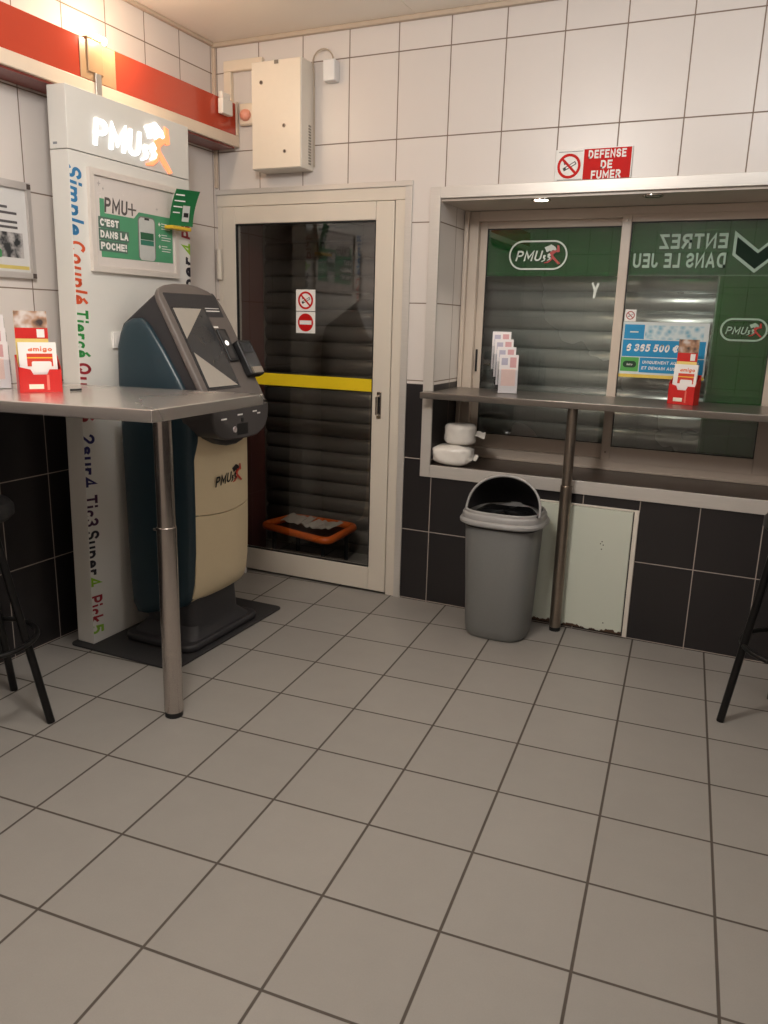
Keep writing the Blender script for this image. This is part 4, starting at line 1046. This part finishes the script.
def acrylic(A, Bp, zt, tiers, where, hts, step, lean, up, sidestep=0.0):
    A, R, F, L_ = frame(A, Bp); A = A + Z_ * zt
    r = thing('acrylic_leaflet_holder', A + R * L_ / 2 - F * .05, 'clear tiered acrylic leaflet holder ' + where, 'leaflet holder')
    names = ('front', 'second', 'third', 'rear')
    for i in range(tiers):
        f = i * step; z = i * up
        AA = A + R * (sidestep * i)
        b = obox(AA, R, F, 0, L_, f, f + .002, z + .0005, z + hts * .62, lean); b.build('pocket_front', ACRYL, r)
        b = obox(AA, R, F, 0, L_, f + .016, f + .018, .0005, z + hts * .92, lean); b.build('pocket_back', ACRYL, r)
        for x in (0, L_ - .002): obox(AA, R, F, x, x + .002, f + .002, f + .016, z + .0005, z + hts * .60, lean).build('pocket_side', ACRYL, r)
        l = thing('leaflet', AA + R * L_ / 2 - F * (f + .008) + Z_ * z, 'white leaflets in %s tier of acrylic holder ' % names[i] + where, 'leaflet')
        sh = obox(AA, R, F, .005, L_ - .005, f + .004, f + .011, z + .003, z + hts, lean).build('sheet', mat('leaflet_paper', srgb(228, 222, 222), .45, noise=.02), l)
        UU = (Z_ - F * lean).normalized(); O = AA - F * (f + .0038) + Z_ * (z + .003)
        tint = ((238, 206, 196), (236, 224, 206), (216, 216, 228), (222, 210, 206))[i]
        plate('print_field', rect(L_ * .16, L_ * .84, .03 * hts / .16, hts * .62), O, R, UU, .0004, mat('print_tint_%d_%d_%d' % tint, srgb(*tint), .45), sh)
        plate('print_field', rect(L_ * .55, L_ * .85, hts * .66, hts * .92), O, R, UU, .0004, mat('print_pink', srgb(206, 158, 160), .45), sh)
        plate('print_field', rect(L_ * .15, L_ * .45, hts * .72, hts * .90), O, R, UU, .0004, mat('print_lilac', srgb(176, 172, 190), .45), sh)
acrylic((1.508, .075, 0), (1.600, .105, 0), 1.0565, 4, 'on the window counter', .178, .040, .04, .034, -.012)
acrylic((.105, -1.590, 0), (.182, -1.472, 0), 1.1005, 3, 'at left end of the standing table', .165, .030, .06, .046)

# pen on the table, plug behind
tag(MB().tube([(.392, -1.412, 1.1048), (.402, -1.392, 1.1048), (.404, -1.372, 1.1048)], .004, n=8).build('black_clip', BLACKP, smooth=True), 'thin black clip lying on the standing table beside red holder', 'clip')

# white wedge on the floor by the door
tag(MB().prism([(0, 0), (.03, 0), (.03, .028), (.022, .034)], (.150, -.055, .0005), Vector((.9, .3, 0)).normalized(), Z_, Vector((.3, -.9, 0)).normalized(), .02).build('plastic_wedge', WHITE, bevel=.002), 'little white plastic wedge on the floor at the glass door, behind kiosk', 'wedge')

# ------------------------------------------------------------------ orange stand seen through the door
ORM = mat('orange_plastic', srgb(228, 106, 40), .4, noise=.06)
oc = thing('orange_stand', (.36, .31, 0), 'low orange framed stand with dark legs behind the door glass', 'stand')
cs = [(.105, .225), (.605, .098), (.595, .465), (.165, .485)]
def rounded(cs, r):
    P = []
    for i, c in enumerate(cs):
        c = Vector(c); a = (Vector(cs[i - 1]) - c).normalized(); d = (Vector(cs[(i + 1) % 4]) - c).normalized()
        for t in range(7):
            q = t / 6; P.append(c + a * r * (1 - q) ** 2 + d * r * q ** 2)
    return P
b = MB(); b.tube([(p.x, p.y, .20) for p in rounded(cs, .06)], .021, n=12, closed=True)
fr = b.build('tray_frame', ORM, oc, smooth=True)
MB().prism([(p.x, p.y) for p in rounded([(.13, .24), (.58, .12), (.575, .45), (.18, .47)], .05)], (0, 0, .178), X_, Y_, Z_, .008).build('tray_floor', mat('dark_tray', srgb(40, 34, 32), .5), oc)
for x, y in ((.17, .25), (.55, .15), (.55, .43), (.21, .45)):
    MB().cyl((x, y, .0005), (x, y, .185), .012, n=12).build('leg', BLACKP, oc, smooth=True)
for i, (x, y, an, z) in enumerate(((.29, .33, .15, .2215), (.475, .29, -.12, .2215))):
    M = Matrix.Translation((x, y, 0)) @ Matrix.Rotation(an, 4, 'Z')
    b = MB(); R = []
    for j in range(9):
        u = -.5 + j / 8; zz = z + .012 * math.sin(j * 1.3 + i * 2) ** 2 + (.035 * max(0, -u - .1) if i == 0 else .03 * max(0, u))
        R.append([M @ Vector((u * .17, -.075, zz)), M @ Vector((u * .17, .075, zz + .006)), M @ Vector((u * .17, .075, zz + .009)), M @ Vector((u * .17, -.075, zz + .003))])
    b.loft(R); tag(b.build('newspaper', mat('newsprint', srgb(196, 188, 178), .5, noise=.12, scale=60), smooth=True), ('crumpled newspaper sheet lying at the left on the orange stand', 'folded white paper lying at the right on the orange stand')[i], 'newspaper')
tag(MB().box(.28, .44, .12, .20, .0005, .06).build('white_box', mat('grey_carton', srgb(150, 146, 142), .5, noise=.06), bevel=.004), 'pale carton on the porch floor under the orange stand', 'box')

# ------------------------------------------------------------------ bar stools
def stool(cx, cy, rot, label, sr=.178, lt=.13):
    r = thing('bar_stool', (cx, cy, 0), label, 'bar stool')
    MB().lathe([(.02, .715), (sr - .013, .715), (sr, .728), (sr, .755), (sr - .013, .772), (.10, .78), (.01, .782)], (cx, cy, 0), 36).build('seat', mat('black_vinyl', srgb(24, 23, 23), .4), r, smooth=True)
    for i in range(4):
        a = rot + i * math.pi / 2; c, s = math.cos(a), math.sin(a)
        MB().tube([(cx + lt * c, cy + lt * s, .714), (cx + .232 * c, cy + .232 * s, .0015)], .0135, n=12).build('leg', mat('black_steel_tube', srgb(20, 19, 19), .35, metal=.3), r, smooth=True)
    MB().tube([(cx + .192 * math.cos(t), cy + .192 * math.sin(t), .30) for t in [2 * math.pi * i / 40 for i in range(40)]], .009, n=10, closed=True).build('foot_ring', mat('black_steel_tube', srgb(20, 19, 19), .35, metal=.3), r, smooth=True)
stool(.322, -1.828, math.atan2(.106, .226), 'black bar stool by the left wall under the standing table', .155, .09)
stool(2.848, -.575, math.atan2(-.055, -.225), 'black bar stool at the right before the counter')

# ceiling light fittings: a plate and a stem above each globe
for i, (l_, p_, c_) in enumerate(LAMPS):
    r = thing('ceiling_light', (l_[0], l_[1], H - .03), ('round ceiling light fitting left of the camera', 'round ceiling light fitting nearer the window')[i], 'ceiling light')
    MB().lathe([(.01, H - .025), (.07, H - .022), (.075, H - .0005), (.01, H - .0004)], (l_[0], l_[1], 0), 28).build('ceiling_plate', WPAINT, r, smooth=True)
    MB().cyl((l_[0], l_[1], H - .09), (l_[0], l_[1], H - .025), .014).build('stem', WPAINT, r)

# the sign column and what hangs on it lean a little away from the wall
lean = math.radians(1.0)
piv = Vector((.187, 0, .008)); Rm = Matrix.Rotation(lean, 3, 'Y')
for o in (col, pos, lf):
    d = o.location - piv; o.location = piv + Rm @ d; o.rotation_euler = (0, lean, 0)

# repeats of a kind carry a shared group phrase
GROUPS = {'bar_stool': 'black bar stools', 'downlight': 'downlights in the niche soffit', 'leaflet_holder': 'red card leaflet holders', 'acrylic_leaflet_holder': 'clear acrylic leaflet holders',
          'wrapped_roll': 'wrapped paper rolls on the sill', 'no_smoking_sticker': 'no smoking stickers on the glass', 'window_logo': 'rounded logo decals on the window', 'window_film': 'green films on the window panes',
          'newspaper': 'papers on the orange stand', 'roller_shutter': 'closed roller shutters', 'ceiling_light': 'round ceiling lights'}
for o in list(COL.objects):
    if o.parent is None and 'label' in o and o.get('kind') != 'structure':
        kind = o.name.split('.')[0]
        if kind in GROUPS: o['group'] = GROUPS[kind]
        elif kind == 'leaflet':
            l = o['label']
            o['group'] = ('leaflets in the acrylic holder on the window counter' if 'acrylic' in l and 'window' in l else 'leaflets in the acrylic holder on the standing table' if 'acrylic' in l
                          else 'leaflets in the red holder on the window counter' if 'window' in l else 'leaflets in the red holder on the standing table')
